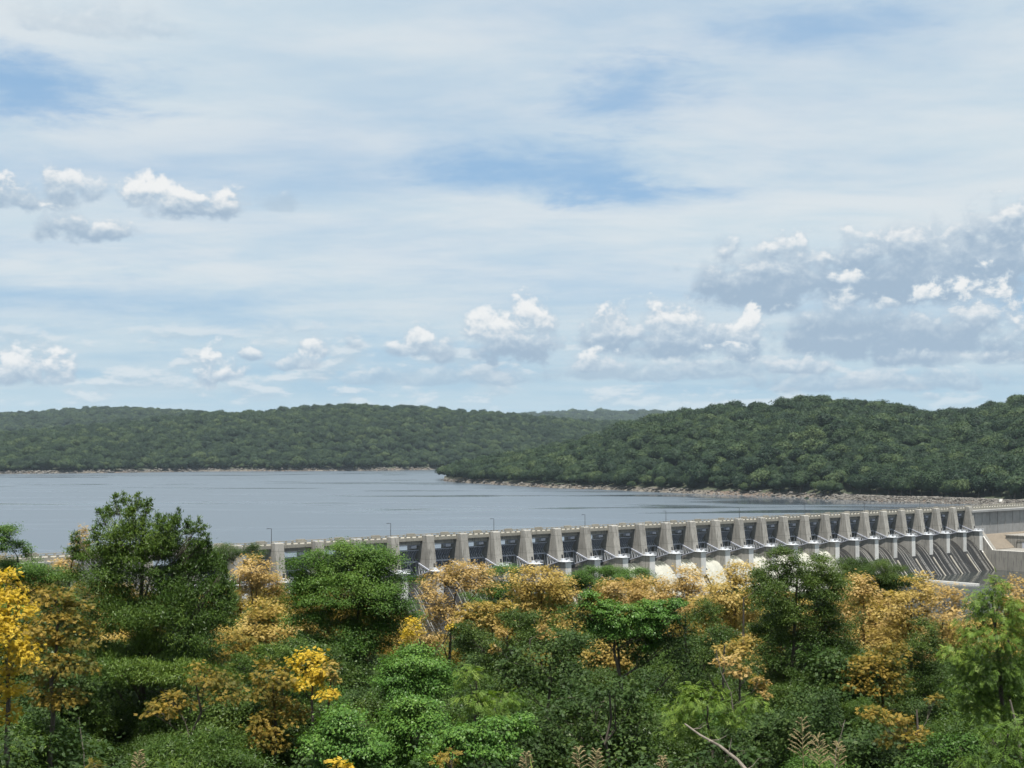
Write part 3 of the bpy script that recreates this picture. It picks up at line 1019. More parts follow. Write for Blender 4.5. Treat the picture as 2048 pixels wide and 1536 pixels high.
def hill_points():
    """jittered spots for every tree that the camera (or one a few steps aside) can see"""
    out = []
    for (y0, y1, sp, sc, umin, umax) in ((820, 1900, 8.8, 1.5, -0.12, 0.43), (2080, 3750, 9.6, 1.6, -0.47, 0.2), (3750, 4800, 11.0, 1.7, -0.47, 0.0), (5600, 7700, 26.0, 3.6, -0.2, 0.42)):
        ys = np.arange(y0, y1, sp)
        for y in ys:
            xs = np.arange(umin * y, umax * y, sp)
            out.append(np.stack([xs + rng.uniform(-.42, .42, len(xs)) * sp, y + rng.uniform(-.42, .42, len(xs)) * sp, np.full(len(xs), sc)], -1))
    p = np.concatenate(out)
    X, Y = p[:, 0], p[:, 1]
    Z = ground_z(X, Y)
    u = X / Y
    ok = Z > 3.0 + 1.0 * np.sin(X * 0.05) + rng.uniform(-.6, .6, len(Z))
    # behind the crests nothing shows
    tops = (Z + 6 - CAMZ) / Y
    hid = np.zeros(len(Z), bool)
    for q in np.linspace(0.80, 0.985, 16):
        zz = ground_z(X * q, Y * q) + 4.0
        hid |= ((zz - CAMZ) / (Y * q) > tops + 0.002) & (Y * q > 850)
    ok &= ~hid
    return np.column_stack([X, Y, Z, p[:, 2]])[ok]


HP = hill_points()
HP = HP[np.argsort(HP[:, 1] - 0.0)]
# a gravel shore and embankment stay open
def shore_dist(X, Y):
    return Y - np.interp(X / Y, *C_SH)


sd_ = shore_dist(HP[:, 0], HP[:, 1])
px_ = CX + FPX * HP[:, 0] / HP[:, 1]
open_bank = (px_ > 1690) & (px_ < 2300) & (sd_ < 15) & (HP[:, 1] < 1500)
HP = HP[~open_bank]
inview = (np.abs(HP[:, 0] / HP[:, 1]) < 0.365)
near_i = np.where(inview & (HP[:, 1] < 1900))[0]
# the trees along the near hill's foot show largest: each is a thing of its own
order = near_i[np.argsort(HP[near_i, 1])]
NEAR = order[:300]
rest = np.setdiff1d(np.arange(len(HP)), NEAR)


def hill_tree(x, y, z, s, k, label, group=None, sz=1.0):
    e = empty('broadleaf_tree', (float(x), float(y), float(z) - 0.3), float(rng.uniform(0, 6.28)))
    e.scale = (s, s, s * sz)
    tag(e, label, 'tree', group)
    copies(CROWNS[k], 'crown', e, [(0, 0, 5.4)])
    copies(HTRUNK, 'trunk', e, [(0, 0, 5.4)])
    return e


for i in NEAR:
    x, y, z, s = HP[i]
    hill_tree(x, y, z, s * float(rng.uniform(0.65, 1.4)), int(rng.integers(0, 5)), 'rounded dark green tree low on the near wooded hillside across the lake', 'trees at the foot of the near hill')


def forest(pts, name, label):
    sc = (pts[:, 3] * np.clip(rng.lognormal(-0.04, 0.27, len(pts)), 0.5, 1.75))
    me = bpy.data.meshes.new(name)
    me.vertices.add(len(pts))
    co = pts[:, :3].copy()
    co[:, 2] += 4.6 * sc
    me.vertices.foreach_set('co', co.astype(np.float32).ravel())
    for nm, arr in (('size', sc), ('turn', rng.uniform(0, 6.28, len(pts)))):
        a = me.attributes.new(nm, 'FLOAT', 'POINT'); a.data.foreach_set('value', arr.astype(np.float32))
    a = me.attributes.new('pick', 'INT', 'POINT'); a.data.foreach_set('value', rng.integers(0, 5, len(pts)).astype(np.int32))
    me.materials.append(HILL_GREEN)
    o = link(bpy.data.objects.new(name, me))
    lib = bpy.data.collections.new('crown_library')
    for k, c in enumerate(CROWNS):
        lib.objects.link(bpy.data.objects.new('crown_shape', c))
    g = bpy.data.node_groups.new('scatter', 'GeometryNodeTree')
    g.interface.new_socket('Geometry', in_out='INPUT', socket_type='NodeSocketGeometry')
    g.interface.new_socket('Geometry', in_out='OUTPUT', socket_type='NodeSocketGeometry')
    gi, go = g.nodes.new('NodeGroupInput'), g.nodes.new('NodeGroupOutput')
    ci = g.nodes.new('GeometryNodeCollectionInfo')
    ci.inputs['Collection'].default_value = lib
    ci.inputs['Separate Children'].default_value = True
    ci.inputs['Reset Children'].default_value = True
    ip = g.nodes.new('GeometryNodeInstanceOnPoints')
    ip.inputs['Pick Instance'].default_value = True
    def attr(nm, typ):
        n = g.nodes.new('GeometryNodeInputNamedAttribute'); n.data_type = typ; n.inputs[0].default_value = nm
        return n.outputs[0]
    cb = g.nodes.new('ShaderNodeCombineXYZ')
    g.links.new(attr('turn', 'FLOAT'), cb.inputs[2])
    g.links.new(gi.outputs[0], ip.inputs['Points'])
    g.links.new(ci.outputs[0], ip.inputs['Instance'])
    g.links.new(attr('pick', 'INT'), ip.inputs['Instance Index'])
    g.links.new(cb.outputs[0], ip.inputs['Rotation'])
    g.links.new(attr('size', 'FLOAT'), ip.inputs['Scale'])
    g.links.new(ip.outputs[0], go.inputs[0])
    md = o.modifiers.new('scatter', 'NODES')
    md.node_group = g
    return tag(o, label, None, None, 'stuff')


forest(HP[rest], 'woodland', 'dense green woodland covering the hills beyond the lake')
print('hill trees', len(HP))

# a few trees stand out at the water's edge
def at_px(px, Y):
    x = (px - CX) / FPX * Y
    return x, Y, float(ground_z(x, Y))


for px, Y, s, k, lb in ((1640, 1140, 1.15, 3, 'pale green bushy tree standing forward on the shore, left of the rocks'),
                        (1612, 1136, 0.75, 4, 'small pale green shrub at the water, left of the paler bushy tree'),
                        (1790, 1095, 1.45, 1, 'broad spreading tree alone on the rocky bank right of the pale bush'),
                        (2030, 1040, 1.6, 3, 'large dark tree at the right edge above the dam road'),
                        (1552, 1200, 0.8, 2, 'small round tree alone in front of the pale bare bank'),
                        (1043, 1510, 1.25, 0, 'light crowned tree leaning over the bank right of the point'),
                        (968, 1590, 1.2, 3, 'rounded tree beside the pale rock scar near the point'),
                        (1085, 1462, 1.0, 1, 'light green tree between two rock ledges on the near shore'),
                        (862, 1790, 0.8, 4, 'yellowish green bush at the very tip of the point')):
    hill_tree(*at_px(px, Y), s, k, lb)

# ------------------------------------------------------------------ rocks along the water
def rock_mesh(seed):
    import bmesh
    r2 = np.random.default_rng(seed)
    bm = bmesh.new()
    bmesh.ops.create_icosphere(bm, subdivisions=1, radius=1.0)
    for v in bm.verts:
        v.co *= float(r2.uniform(0.7, 1.15))
        v.co.z *= 0.62
    vs = np.array([v.co[:] for v in bm.verts]); fs = np.array([[v.index for v in f.verts] for f in bm.faces])
    bm.free()
    return vs, fs


RK = [rock_mesh(k) for k in range(6)]


def rocks(name, pts, sizes, label, mat):
    vs, fs, k = [], [], 0
    for (x, y, z), s in zip(pts, sizes):
        v, f = RK[int(rng.integers(0, 6))]
        a = rng.uniform(0, 6.28); c, sn = math.cos(a), math.sin(a)
        q = v * s * rng.uniform(0.8, 1.2, 3)
        q = np.stack([q[:, 0] * c - q[:, 1] * sn + x, q[:, 0] * sn + q[:, 1] * c + y, q[:, 2] + z], -1)
        vs.append(q); fs.append(f + k); k += len(v)
    me = bpy.data.meshes.new(name)
    me.from_pydata(np.concatenate(vs).tolist(), [], np.concatenate(fs).tolist())
    me.materials.append(mat)
    return tag(link(bpy.data.objects.new(name, me)), label, None, None, 'stuff')


M_ROCK = mat_rock()
P, S_ = [], []
for _ in range(5200):
    px = rng.uniform(1665, 2300); u = (px - CX) / FPX
    ys = np.interp(u, *C_SH)
    Y = ys + rng.uniform(-1.5, 1) + 16 * rng.uniform(0, 1) ** 1.2
    x = u * Y
    P.append((x, Y, float(ground_z(x, Y)) + 0.1)); S_.append(float(np.clip(rng.lognormal(-0.45, 0.4), 0.25, 1.5)))
rocks('rip_rap', P, S_, 'tumbled pale rip rap on the bank beyond the dam road', M_ROCK)
P, S_ = [], []
for _ in range(1000):
    px = rng.uniform(850, 1690); u = (px - CX) / FPX
    ys = np.interp(u, *C_SH)
    Y = ys + rng.uniform(-2, 9)
    x = u * Y
    P.append((x, Y, float(ground_z(x, Y)) + 0.1)); S_.append(float(np.clip(rng.lognormal(-0.3, 0.55), 0.25, 2.4)))
rocks('shore_rock', P, S_, 'broken pale rock along the near wooded shore', M_ROCK)
P, S_ = [], []
for _ in range(2200):
    px = rng.uniform(-250, 860); u = (px - CX) / FPX
    ys = np.interp(u, *B_SH)
    Y = ys + rng.uniform(-3, 14)
    x = u * Y
    P.append((x, Y, float(ground_z(x, Y)) + 0.2)); S_.append(float(np.clip(rng.lognormal(0.0, 0.55), 0.4, 3.2)))
rocks('shore_rock', P, S_, 'low reddish rock ledges along the far shore', M_ROCK)

# white marker block on the bank
e = empty('marker_block', at_px(1999, 1004))
e.scale = (0.75, 0.75, 0.75)
tag(e, 'small white block with sloping sides on the rocky bank behind the dam road', 'marker')
m = MB(); m.add([(-1.7, -1.4, -0.3), (1.7, -1.4, -0.3), (1.7, 1.4, -0.3), (-1.7, 1.4, -0.3), (-1.1, -0.8, 2.6), (1.1, -0.8, 2.6), (1.1, 0.8, 2.6), (-1.1, 0.8, 2.6)],
                [(0, 3, 2, 1), (4, 5, 6, 7), (0, 1, 5, 4), (1, 2, 6, 5), (2, 3, 7, 6), (3, 0, 4, 7)])
m.build('body', M_NOSE, e, bevel=0.06)
m = MB(); m.box(-1.2, 1.2, -0.9, 0.9, 2.602, 2.8); m.build('cap', M_DECK, e)


def mast(name, px, Y, h, w, label, cat):
    e = empty(name, at_px(px, Y))
    tag(e, label, cat)
    m = MB()
    for a, b in ((-1, -1), (1, -1), (1, 1), (-1, 1)): m.bar((a * w, b * w, 0), (a * w * .15, b * w * .15, h), 0.35)
    for k in range(6):
        z0, z1 = h * k / 6, h * (k + 1) / 6
        f0, f1 = 1 - .85 * k / 6, 1 - .85 * (k + 1) / 6
        for sg in (-1, 1): m.bar((-w * f0, sg * w * f0, z0), (w * f1, sg * w * f1, z1), 0.25)
    m.build('lattice', M_POLE, e)
    m = MB(); m.box(-w * 1.1, w * 1.1, -w * 0.5, w * 0.5, h * 0.93, h * 0.97); m.build('crossarm', M_POLE, e)
    return e


mast('radio_mast', 198, 4690, 24, 1.6, 'tiny lattice mast on top of the farthest left ridge', 'mast')
mast('power_pylon', 849, 2760, 26, 2.6, 'thin power pylon among the trees of the far hill, left of a pair', 'pylon')
mast('power_pylon', 923, 2760, 34, 3.0, 'taller power pylon among the trees of the far hill, right of a pair', 'pylon')

# ------------------------------------------------------------------ the belt of trees on the near slope
L_WILLOW = mat_leaf('willow_leaf', ((0.0, (0.024, 0.050, 0.011)), (0.45, (0.060, 0.114, 0.022)), (0.8, (0.138, 0.210, 0.038)), (1.0, (0.240, 0.312, 0.066))), 0.3, 0.42, 0.5)
L_MAPLE = mat_leaf('maple_leaf', ((0.0, (0.031, 0.072, 0.014)), (0.5, (0.074, 0.156, 0.026)), (1.0, (0.180, 0.282, 0.048))), 0.3, 0.45, 0.5)
L_VINE = mat_leaf('vine_leaf', ((0.0, (0.034, 0.089, 0.017)), (0.5, (0.090, 0.198, 0.036)), (1.0, (0.216, 0.348, 0.066))), 0.3, 0.42, 0.6)
L_OAK = mat_leaf('oak_leaf', ((0.0, (0.026, 0.054, 0.012)), (0.5, (0.062, 0.110, 0.024)), (1.0, (0.156, 0.216, 0.048))), 0.28, 0.42, 0.6)
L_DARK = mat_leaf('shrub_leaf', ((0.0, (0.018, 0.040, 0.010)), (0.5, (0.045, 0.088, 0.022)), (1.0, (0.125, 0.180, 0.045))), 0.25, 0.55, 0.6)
L_FEATHER = mat_leaf('feathery_leaf', ((0.0, (0.050, 0.102, 0.017)), (0.5, (0.118, 0.204, 0.032)), (1.0, (0.264, 0.348, 0.060))), 0.35, 0.5, 0.5)
L_GOLD = mat_leaf('golden_leaf', ((0.0, (0.11, 0.12, 0.02)), (0.22, (0.27, 0.195, 0.035)), (0.5, (0.49, 0.355, 0.10)), (0.78, (0.62, 0.47, 0.17)), (1.0, (0.72, 0.59, 0.30))), 0.34, 0.6, 1.3)
L_TAN = mat_leaf('orange_leaf', ((0.0, (0.14, 0.115, 0.03)), (0.22, (0.30, 0.20, 0.055)), (0.5, (0.50, 0.345, 0.125)), (0.78, (0.63, 0.465, 0.21)), (1.0, (0.73, 0.59, 0.34))), 0.34, 0.6, 1.3)
L_YELLOW = mat_leaf('yellow_leaf', ((0.0, (0.36, 0.24, 0.02)), (0.5, (0.62, 0.43, 0.04)), (1.0, (0.80, 0.62, 0.09))), 0.35, 0.55, 0.7)
L_OLIVE = mat_leaf('turning_leaf', ((0.0, (0.060, 0.085, 0.018)), (0.38, (0.15, 0.135, 0.026)), (0.7, (0.34, 0.23, 0.040)), (1.0, (0.50, 0.34, 0.09))), 0.3, 0.6, 0.8)
# kind, leaf length m, half width ratio, (up, out, random, lie), material, clump radius, leaf cover
SPECIES = {
    'willow': ('lance', 0.0850, 0.13, (0.5, 0.7, 0.9, -0.25), L_WILLOW, 0.30, 3.0),
    'maple': ('ovate', 0.0494, 0.36, (0.9, 0.6, 0.7, -0.3), L_MAPLE, 0.34, 3.1),
    'vine': ('ovate', 0.0502, 0.40, (0.7, 1.0, 0.5, -0.8), L_VINE, 0.25, 3.2),
    'oak': ('ovate', 0.0471, 0.30, (0.6, 0.5, 0.9, -0.2), L_OAK, 0.32, 2.7),
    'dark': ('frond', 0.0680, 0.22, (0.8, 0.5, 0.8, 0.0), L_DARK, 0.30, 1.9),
    'feather': ('frond', 0.1520, 0.10, (0.9, 0.6, 0.6, -0.9), L_FEATHER, 0.38, 2.1),
    'gold': ('frond', 0.0920, 0.14, (1.0, 0.4, 0.6, -0.15), L_GOLD, 0.30, 2.5),
    'tan': ('frond', 0.0920, 0.14, (1.0, 0.4, 0.6, -0.15), L_TAN, 0.30, 2.4),
    'yellow': ('frond', 0.0800, 0.16, (0.9, 0.4, 0.7, -0.2), L_YELLOW, 0.30, 2.4),
    'olive': ('frond', 0.0920, 0.14, (0.9, 0.4, 0.7, -0.2), L_OLIVE, 0.30, 2.1),
}


def see(px, py, d):
    """point on the camera ray through a pixel at distance d down the slope"""
    u, v = (px - CX) / FPX, (CY - py) / FPX
    cp, sp = math.cos(PITCH), math.sin(PITCH)
    k = d / (cp - v * sp)
    return np.array([u * k, d, CAMZ + (sp + v * cp) * k])


def frond_expand(base, ax, sd, nr, L, hw, tint, pairs=4):
    """pinnate leaf: pairs of leaflets and one at the end"""
    B, A, S, F, T = [], [], [], [], []
    for k in range(pairs):
        q = 0.25 + 0.62 * k / max(pairs - 1, 1)
        sag = nr * (-0.18 * q * q)
        for sg in (-1, 1):
            a = unit(ax * 0.55 + sd * sg * 0.85 - nr * 0.12)
            ll = L * (0.46 - 0.10 * abs(q - 0.5))
            B.append(base + (ax * q + sag) * L); A.append(a * ll); S.append(np.cross(nr, a) * ll * hw * 1.7); F.append(nr * 0.0 * L); T.append(tint)
    B.append(base + ax * 0.85 * L); A.append(ax * L * 0.4); S.append(sd * L * 0.4 * hw * 1.7); F.append(nr * 0.0 * L); T.append(tint)
    return [np.concatenate(z) for z in (B, A, S, F, T)]


def crown_leaves(lobes, spec, dens=1.0, open_=0.0, up_tips=False):
    kind, LL, hw, (uw, ow, rw, lie), mat, cr, cov = spec
    base, out, lies = [], [], []
    for c, r in lobes:
        a, b, h = r
        surf = 4 * math.pi * (((a * b) ** 1.6 + (a * h) ** 1.6 + (b * h) ** 1.6) / 3) ** (1 / 1.6)
        la = {'frond': 9 * 0.45 * 0.45 * hw * 1.7 * 2 * 0.5, 'lance': hw, 'ovate': hw}[kind] * LL * LL
        n = int(cov * dens * surf / la * 0.5) + 6
        rad = min(cr, 0.5 * min(a, b, h))
        nc = max(5, int(surf / (rad * rad * 3.0)))
        d = rand_unit(nc)
        d[:, 2] = np.where(d[:, 2] < -0.75, -d[:, 2], d[:, 2])
        rr = rng.uniform(0.32 - 0.2 * open_, 1.14, (nc, 1)) ** 0.55
        cc = d * rr * np.array(r)
        crad = rng.uniform(0.55, 1.35, nc); w = crad ** 2 * rng.uniform(0.5, 1.3, nc); w /= w.sum()
        pick = rng.choice(nc, n, p=w)
        off = rng.normal(size=(n, 3)) * rad * crad[pick][:, None] * np.array([0.62, 0.62, 0.30])
        base.append(c + cc[pick] + off)
        out.append(unit(d[pick] * 0.8 + unit(off) * 0.6))
        lies.append(np.where(cc[pick][:, 2] > 0.35 * h, lie + (1.4 if up_tips else 0.0), lie))
    base, out, lies = np.concatenate(base), np.concatenate(out), np.concatenate(lies)
    n = len(base)
    nr = unit(np.array([0, 0, 1.0]) * uw + out * ow + rand_unit(n) * rw)
    ax = rand_unit(n) * 0.8 + out * 0.7
    ax[:, 2] += lies
    ax = unit(ax - nr * np.sum(ax * nr, -1, keepdims=True) * (0.35 if lie < -0.5 else 0.8))
    sd = unit(np.cross(nr, ax))
    L = LL * rng.uniform(0.65, 1.3, (n, 1))
    tint = np.clip(rng.beta(2.2, 2.2, n), 0, 1)
    if kind == 'frond':
        return frond_expand(base, ax, sd, nr, L, hw, tint)
    return base - ax * L * 0.2, ax * L, sd * L * hw, nr * L * (0.10 if kind == 'ovate' else 0.03), tint


NPL = 0


def plant(name, label, cat, sp, d, lobes, dens=1.0, group=None, trunk_px=None, bark=None, open_=0.0, tips=(), twigs=7, lean=0.0, up_tips=False):
    """lobes: (px, py, half width px, half height px[, metres nearer]) measured on the photograph, built at distance d; nearer ones are added to cast shade"""
    global NPL
    NPL += 1
    spec = SPECIES[sp]
    k = d / FPX
    L3 = []
    for q in lobes:
        dd = d - (q[4] if len(q) > 4 else 0.0)
        fz = 0.12 * spec[5]                                # leaves stand out past the lobe by about this much
        rx, rz = max(q[2] * k - fz, 0.5 * q[2] * k), max(q[3] * k - fz * 0.8, 0.45 * q[3] * k)
        L3.append((see(q[0], q[1], dd + rng.uniform(-0.3, 0.3)), (rx, 0.5 * (rx + rz) * 0.95, rz)))
    for q in tips:                                        # upright shoots
        L3.append((see(q[0], q[1], d + rng.uniform(-0.8, 0.5)), (q[2] * k, q[2] * k, q[3] * k)))
    bx = trunk_px if trunk_px is not None else float(np.mean([q[0] for q in lobes]))
    X = (bx - CX) / FPX * d
    by = d + 0.3
    bz = float(ground_z(X, by))
    root = np.array([X, by, bz])
    e = empty(name, tuple(root))
    tag(e, label, cat, group)
    loc = [(c - root, r) for c, r in L3]
    me = leaf_mesh('crown', *crown_leaves(loc, spec, dens, open_, up_tips), spec[4])
    link(bpy.data.objects.new('crown', me), e)
    # wood
    m = MB()
    top = max(loc, key=lambda q: q[0][2])[0]
    H = max(top[2], 0.8)
    r0 = 0.025 + 0.009 * H
    cen = np.mean([c for c, r in loc], 0)
    p0, p3 = np.zeros(3), np.array([0.6 * cen[0] + 0.4 * top[0], 0.6 * cen[1] + 0.4 * top[1], H * 0.96])
    p1 = np.array([p3[0] * 0.15 + lean, p3[1] * 0.2, H * 0.33]); p2 = np.array([p3[0] * 0.6 + lean * 0.6, p3[1] * 0.6, H * 0.68])
    path = []
    for q in np.linspace(0, 1, 9):
        path.append((1 - q) ** 3 * p0 + 3 * q * (1 - q) ** 2 * p1 + 3 * q * q * (1 - q) * p2 + q ** 3 * p3 + (rng.normal(size=3) * 0.05 if 0 < q < 1 else 0))
    m.tube([(p0[0], p0[1], -0.4)] + path[1:], [r0 * 1.15] + [r0 * (1 - 0.85 * q) + 0.008 for q in np.linspace(0.12, 1, 8)], 7)
    path = np.array(path)
    for c, r in loc:
        low = path[path[:, 2] < max(c[2] - 0.35 * np.hypot(c[0], c[1]) - 0.1, 0.25 * H)]
        s = low[-1] if len(low) else path[1]
        dist = np.linalg.norm(c - s)
        mid = s * 0.5 + c * 0.5 + np.array([0, 0, -0.08 * dist]) + rng.normal(size=3) * 0.05 * dist
        rr = max(0.008, 0.006 * dist + 0.14 * r0 * min(1, max(r)))
        m.tube([s, mid, c], [rr, rr * 0.75, rr * 0.45], 5)
        for _ in range(twigs):
            v = rand_unit(1)[0]; v[2] = abs(v[2]) * 0.8 - 0.1
            tgt = c + v * np.array(r) * 0.92
            st = s * 0.15 + c * 0.85 if rng.random() < 0.5 else mid
            mm = st * 0.5 + tgt * 0.5 + rng.normal(size=3) * 0.08 * max(r)
            m.tube([st, mm, tgt], [rr * 0.42, rr * 0.3, 0.004], 4, cap=False)
    m.build('trunk', bark or M_BARK, e)
    return e


T = lambda label, sp, d, lobes, cat='tree', name='tree', **kw: plant(name, label, cat, sp, d, lobes, **kw)

# --- back row, in front of the dam
G_OR = 'orange and gold trees in front of the dam'
T('small leafy green treetop poking above the left end of the dam road', 'oak', 82, [(455, 1112, 30, 22), (505, 1108, 22, 20), (430, 1130, 30, 20)], name='broadleaf_tree')
T('green treetops under the middle gates between two orange crowns', 'maple', 74, [(1200, 1156, 65, 22), (1260, 1158, 55, 22), (1150, 1170, 40, 20)], name='broadleaf_tree')
T('green treetops below the right hand spillway bays', 'oak', 78, [(1740, 1150, 60, 32), (1800, 1160, 38, 24), (1700, 1160, 50, 40), (1770, 1185, 50, 30)], name='broadleaf_tree')
T('green clump between the tan crown and the broad orange crown', 'maple', 66, [(1005, 1168, 32, 38), (975, 1200, 50, 28)], name='broadleaf_tree')
T('orange tan crown with see through branches right of the big round green tree', 'tan', 60, [(880, 1160, 42, 26), (930, 1150, 60, 28), (960, 1175, 45, 25), (870, 1205, 38, 32), (900, 1235, 40, 30), (860, 1268, 34, 46)], name='turning_tree', group=G_OR, open_=1.0, trunk_px=868, dens=.8)
T('broad golden orange crown under the middle gates', 'gold', 58, [(1080, 1165, 62, 34), (1120, 1180, 45, 32), (1040, 1195, 52, 30), (1100, 1220, 60, 30)], name='turning_tree', group=G_OR, open_=.7)
T('low orange band of foliage left of the white water', 'tan', 57, [(1235, 1185, 58, 26), (1300, 1180, 55, 28), (1270, 1212, 70, 24)], name='turning_tree', group=G_OR, open_=.6)
T('orange crown reaching up across the white water', 'tan', 55, [(1372, 1160, 40, 30), (1345, 1195, 60, 30), (1400, 1205, 46, 34)], name='turning_tree', group=G_OR, open_=.8)
T('tall golden orange crown left of the dark oak', 'gold', 53, [(1480, 1148, 36, 24), (1455, 1182, 62, 36), (1430, 1225, 55, 36), (1490, 1230, 40, 36), (1450, 1265, 60, 24)], name='turning_tree', group=G_OR, open_=.7)
T('small green clump set among the orange crowns left of the oak', 'oak', 50, [(1410, 1222, 28, 28), (1520, 1170, 20, 30)], name='broadleaf_tree')
T('orange crown just right of the oak', 'tan', 52, [(1720, 1178, 40, 28), (1712, 1215, 42, 36), (1760, 1235, 50, 40), (1735, 1280, 62, 36)], name='turning_tree', group=G_OR, open_=.5)
T('golden crown below the end of the tailwater wall', 'gold', 50, [(1832, 1180, 48, 30), (1810, 1220, 56, 40), (1850, 1255, 56, 30), (1780, 1290, 52, 34)], name='turning_tree', group=G_OR, open_=.4)
T('orange crown left of the feathery green tree', 'tan', 48, [(1890, 1205, 38, 36), (1900, 1255, 38, 46), (1860, 1300, 40, 32)], name='turning_tree', group=G_OR, open_=.5)
T('orange treetop at the right edge behind the feathery tree', 'tan', 54, [(2036, 1190, 26, 36), (2046, 1240, 30, 40), (2000, 1175, 12, 10)], name='turning_tree', group=G_OR, open_=.8)
T('orange crown at the left end of the dam road left of the round green tree', 'tan', 56, [(512, 1140, 46, 30), (530, 1180, 48, 30), (500, 1165, 30, 20)], name='turning_tree', group=G_OR)
T('tan orange foliage at far left below the lake', 'tan', 60, [(125, 1142, 42, 22), (165, 1085, 16, 36), (105, 1165, 30, 18)], name='turning_tree', group=G_OR, open_=.8)

# --- middle row
T('dense round dark green tree overlapping the left gates', 'maple', 43, [(700, 1128, 78, 42), (745, 1108, 34, 30), (630, 1150, 62, 44), (775, 1165, 58, 56), (700, 1195, 105, 60), (620, 1215, 52, 50), (780, 1235, 55, 60), (700, 1270, 90, 46), (690, 1330, 52, 40)], name='maple_tree', dens=1.1)
T('bright orange crown in a pile left of the round green tree', 'gold', 46, [(530, 1222, 40, 24), (545, 1255, 68, 34), (600, 1240, 30, 22), (520, 1280, 40, 22), (625, 1258, 22, 12)], name='turning_tree', group=G_OR)
T('tallest dark willow leaved tree with upright shoots at left', 'willow', 36,
  [(280, 1085, 50, 50), (232, 1090, 36, 44), (362, 1120, 42, 44), (210, 1150, 62, 60), (300, 1150, 80, 60), (395, 1165, 46, 56), (250, 1240, 92, 66), (360, 1240, 92, 70), (440, 1215, 40, 60), (290, 1330, 92, 60), (400, 1330, 60, 50), (220, 1320, 46, 46), (160, 1105, 24, 22), (250, 1345, 80, 26, 1.6), (370, 1350, 80, 26, 1.5)],  # the nearer lobes are overhang added to shade the growth below
  name='willow_tree', dens=.85, trunk_px=285, up_tips=True, open_=.7,
  tips=[(232, 1015, 9, 26), (262, 1012, 14, 20), (290, 1022, 9, 22), (300, 1012, 5, 18), (205, 1040, 12, 26), (340, 1060, 12, 34), (357, 1040, 5, 26), (375, 1062, 8, 30), (398, 1055, 5, 22), (410, 1080, 9, 28), (328, 1052, 9, 20), (150, 1078, 8, 18), (420, 1110, 6, 24), (218, 1022, 7, 20), (246, 1000, 6, 16), (276, 1002, 7, 18), (316, 1050, 8, 30), (350, 1066, 10, 36), (386, 1078, 9, 32), (428, 1140, 8, 34), (448, 1160, 8, 34), (466, 1190, 8, 34), (190, 1078, 8, 30), (176, 1100, 8, 26), (255, 1050, 12, 40), (330, 1090, 12, 40), (404, 1120, 10, 40)])
T('green treetops at the left edge over the lake', 'maple', 47, [(8, 1085, 30, 38), (42, 1100, 20, 20), (45, 1140, 52, 34), (95, 1160, 40, 30), (20, 1170, 40, 40), (110, 1205, 40, 30)], name='broadleaf_tree')
T('bright yellow tree cut by the left edge', 'yellow', 27, [(12, 1180, 34, 36), (30, 1225, 40, 36), (8, 1280, 40, 44), (35, 1310, 36, 34), (15, 1370, 34, 40), (10, 1425, 26, 34)], name='turning_tree', dens=1.1)
T('tan gold layered tree between the yellow tree and the willow', 'olive', 30, [(105, 1195, 46, 24), (150, 1215, 30, 20), (115, 1250, 70, 28), (155, 1280, 40, 26), (80, 1290, 40, 20), (120, 1330, 74, 24), (175, 1335, 24, 16), (120, 1395, 62, 22), (90, 1360, 30, 18)], name='turning_tree', open_=.6, trunk_px=95)
T('olive gold foliage right of the willow above the shade', 'olive', 40, [(470, 1290, 36, 26), (495, 1305, 30, 24), (455, 1315, 30, 18)], name='turning_tree')
T('brownish gold shrub in the shade under the willow', 'olive', 32, [(410, 1350, 44, 28), (350, 1405, 46, 24), (440, 1390, 50, 40), (320, 1420, 36, 16)], name='turning_shrub', cat='shrub', dens=.8)
T('bright yellow sapling in the centre left clearing', 'yellow', 33, [(618, 1330, 36, 32), (640, 1355, 22, 20), (605, 1372, 20, 14), (655, 1390, 24, 16), (640, 1372, 16, 14)], name='turning_tree', open_=.5)
T('amber leaved sprig beside the bright yellow sapling', 'gold', 33, [(660, 1338, 16, 16), (668, 1358, 10, 12)], name='turning_shrub', cat='shrub')
T('olive yellow tree in front of the bright orange pile', 'olive', 33, [(535, 1345, 34, 24), (560, 1362, 28, 20), (530, 1385, 34, 24), (570, 1420, 36, 28), (535, 1445, 44, 26), (590, 1425, 24, 20), (540, 1480, 40, 24)], name='turning_tree', dens=1.0)
T('dark narrow leaved shrub with drooping leaves below the orange pile', 'willow', 35, [(545, 1312, 48, 22), (590, 1300, 30, 20), (500, 1400, 32, 50), (600, 1400, 40, 40), (480, 1340, 30, 30), (640, 1420, 30, 22)], name='willow_shrub', cat='shrub', dens=.8)
T('yellow gold shrub in the middle left of the dark feathery shrubs', 'gold', 46, [(965, 1225, 42, 22), (990, 1250, 34, 20), (950, 1245, 28, 18), (1010, 1215, 24, 14), (925, 1232, 18, 12)], name='turning_tree', open_=.6)
T('yellow green sprig against the round green tree', 'yellow', 42, [(826, 1255, 18, 20), (815, 1275, 16, 12), (905, 1260, 14, 12)], name='turning_shrub', cat='shrub')
T('small amber branch tips in the middle dark', 'tan', 40, [(1000, 1263, 16, 9), (1085, 1255, 16, 10), (1098, 1272, 24, 9), (990, 1298, 14, 9)], name='turning_shrub', cat='shrub', open_=.6)
T('dark green shrub under the golden middle crowns', 'oak', 42, [(960, 1290, 46, 26), (1040, 1240, 46, 24), (1060, 1280, 50, 26), (930, 1262, 26, 20), (1000, 1330, 46, 30)], name='broadleaf_shrub', cat='shrub')
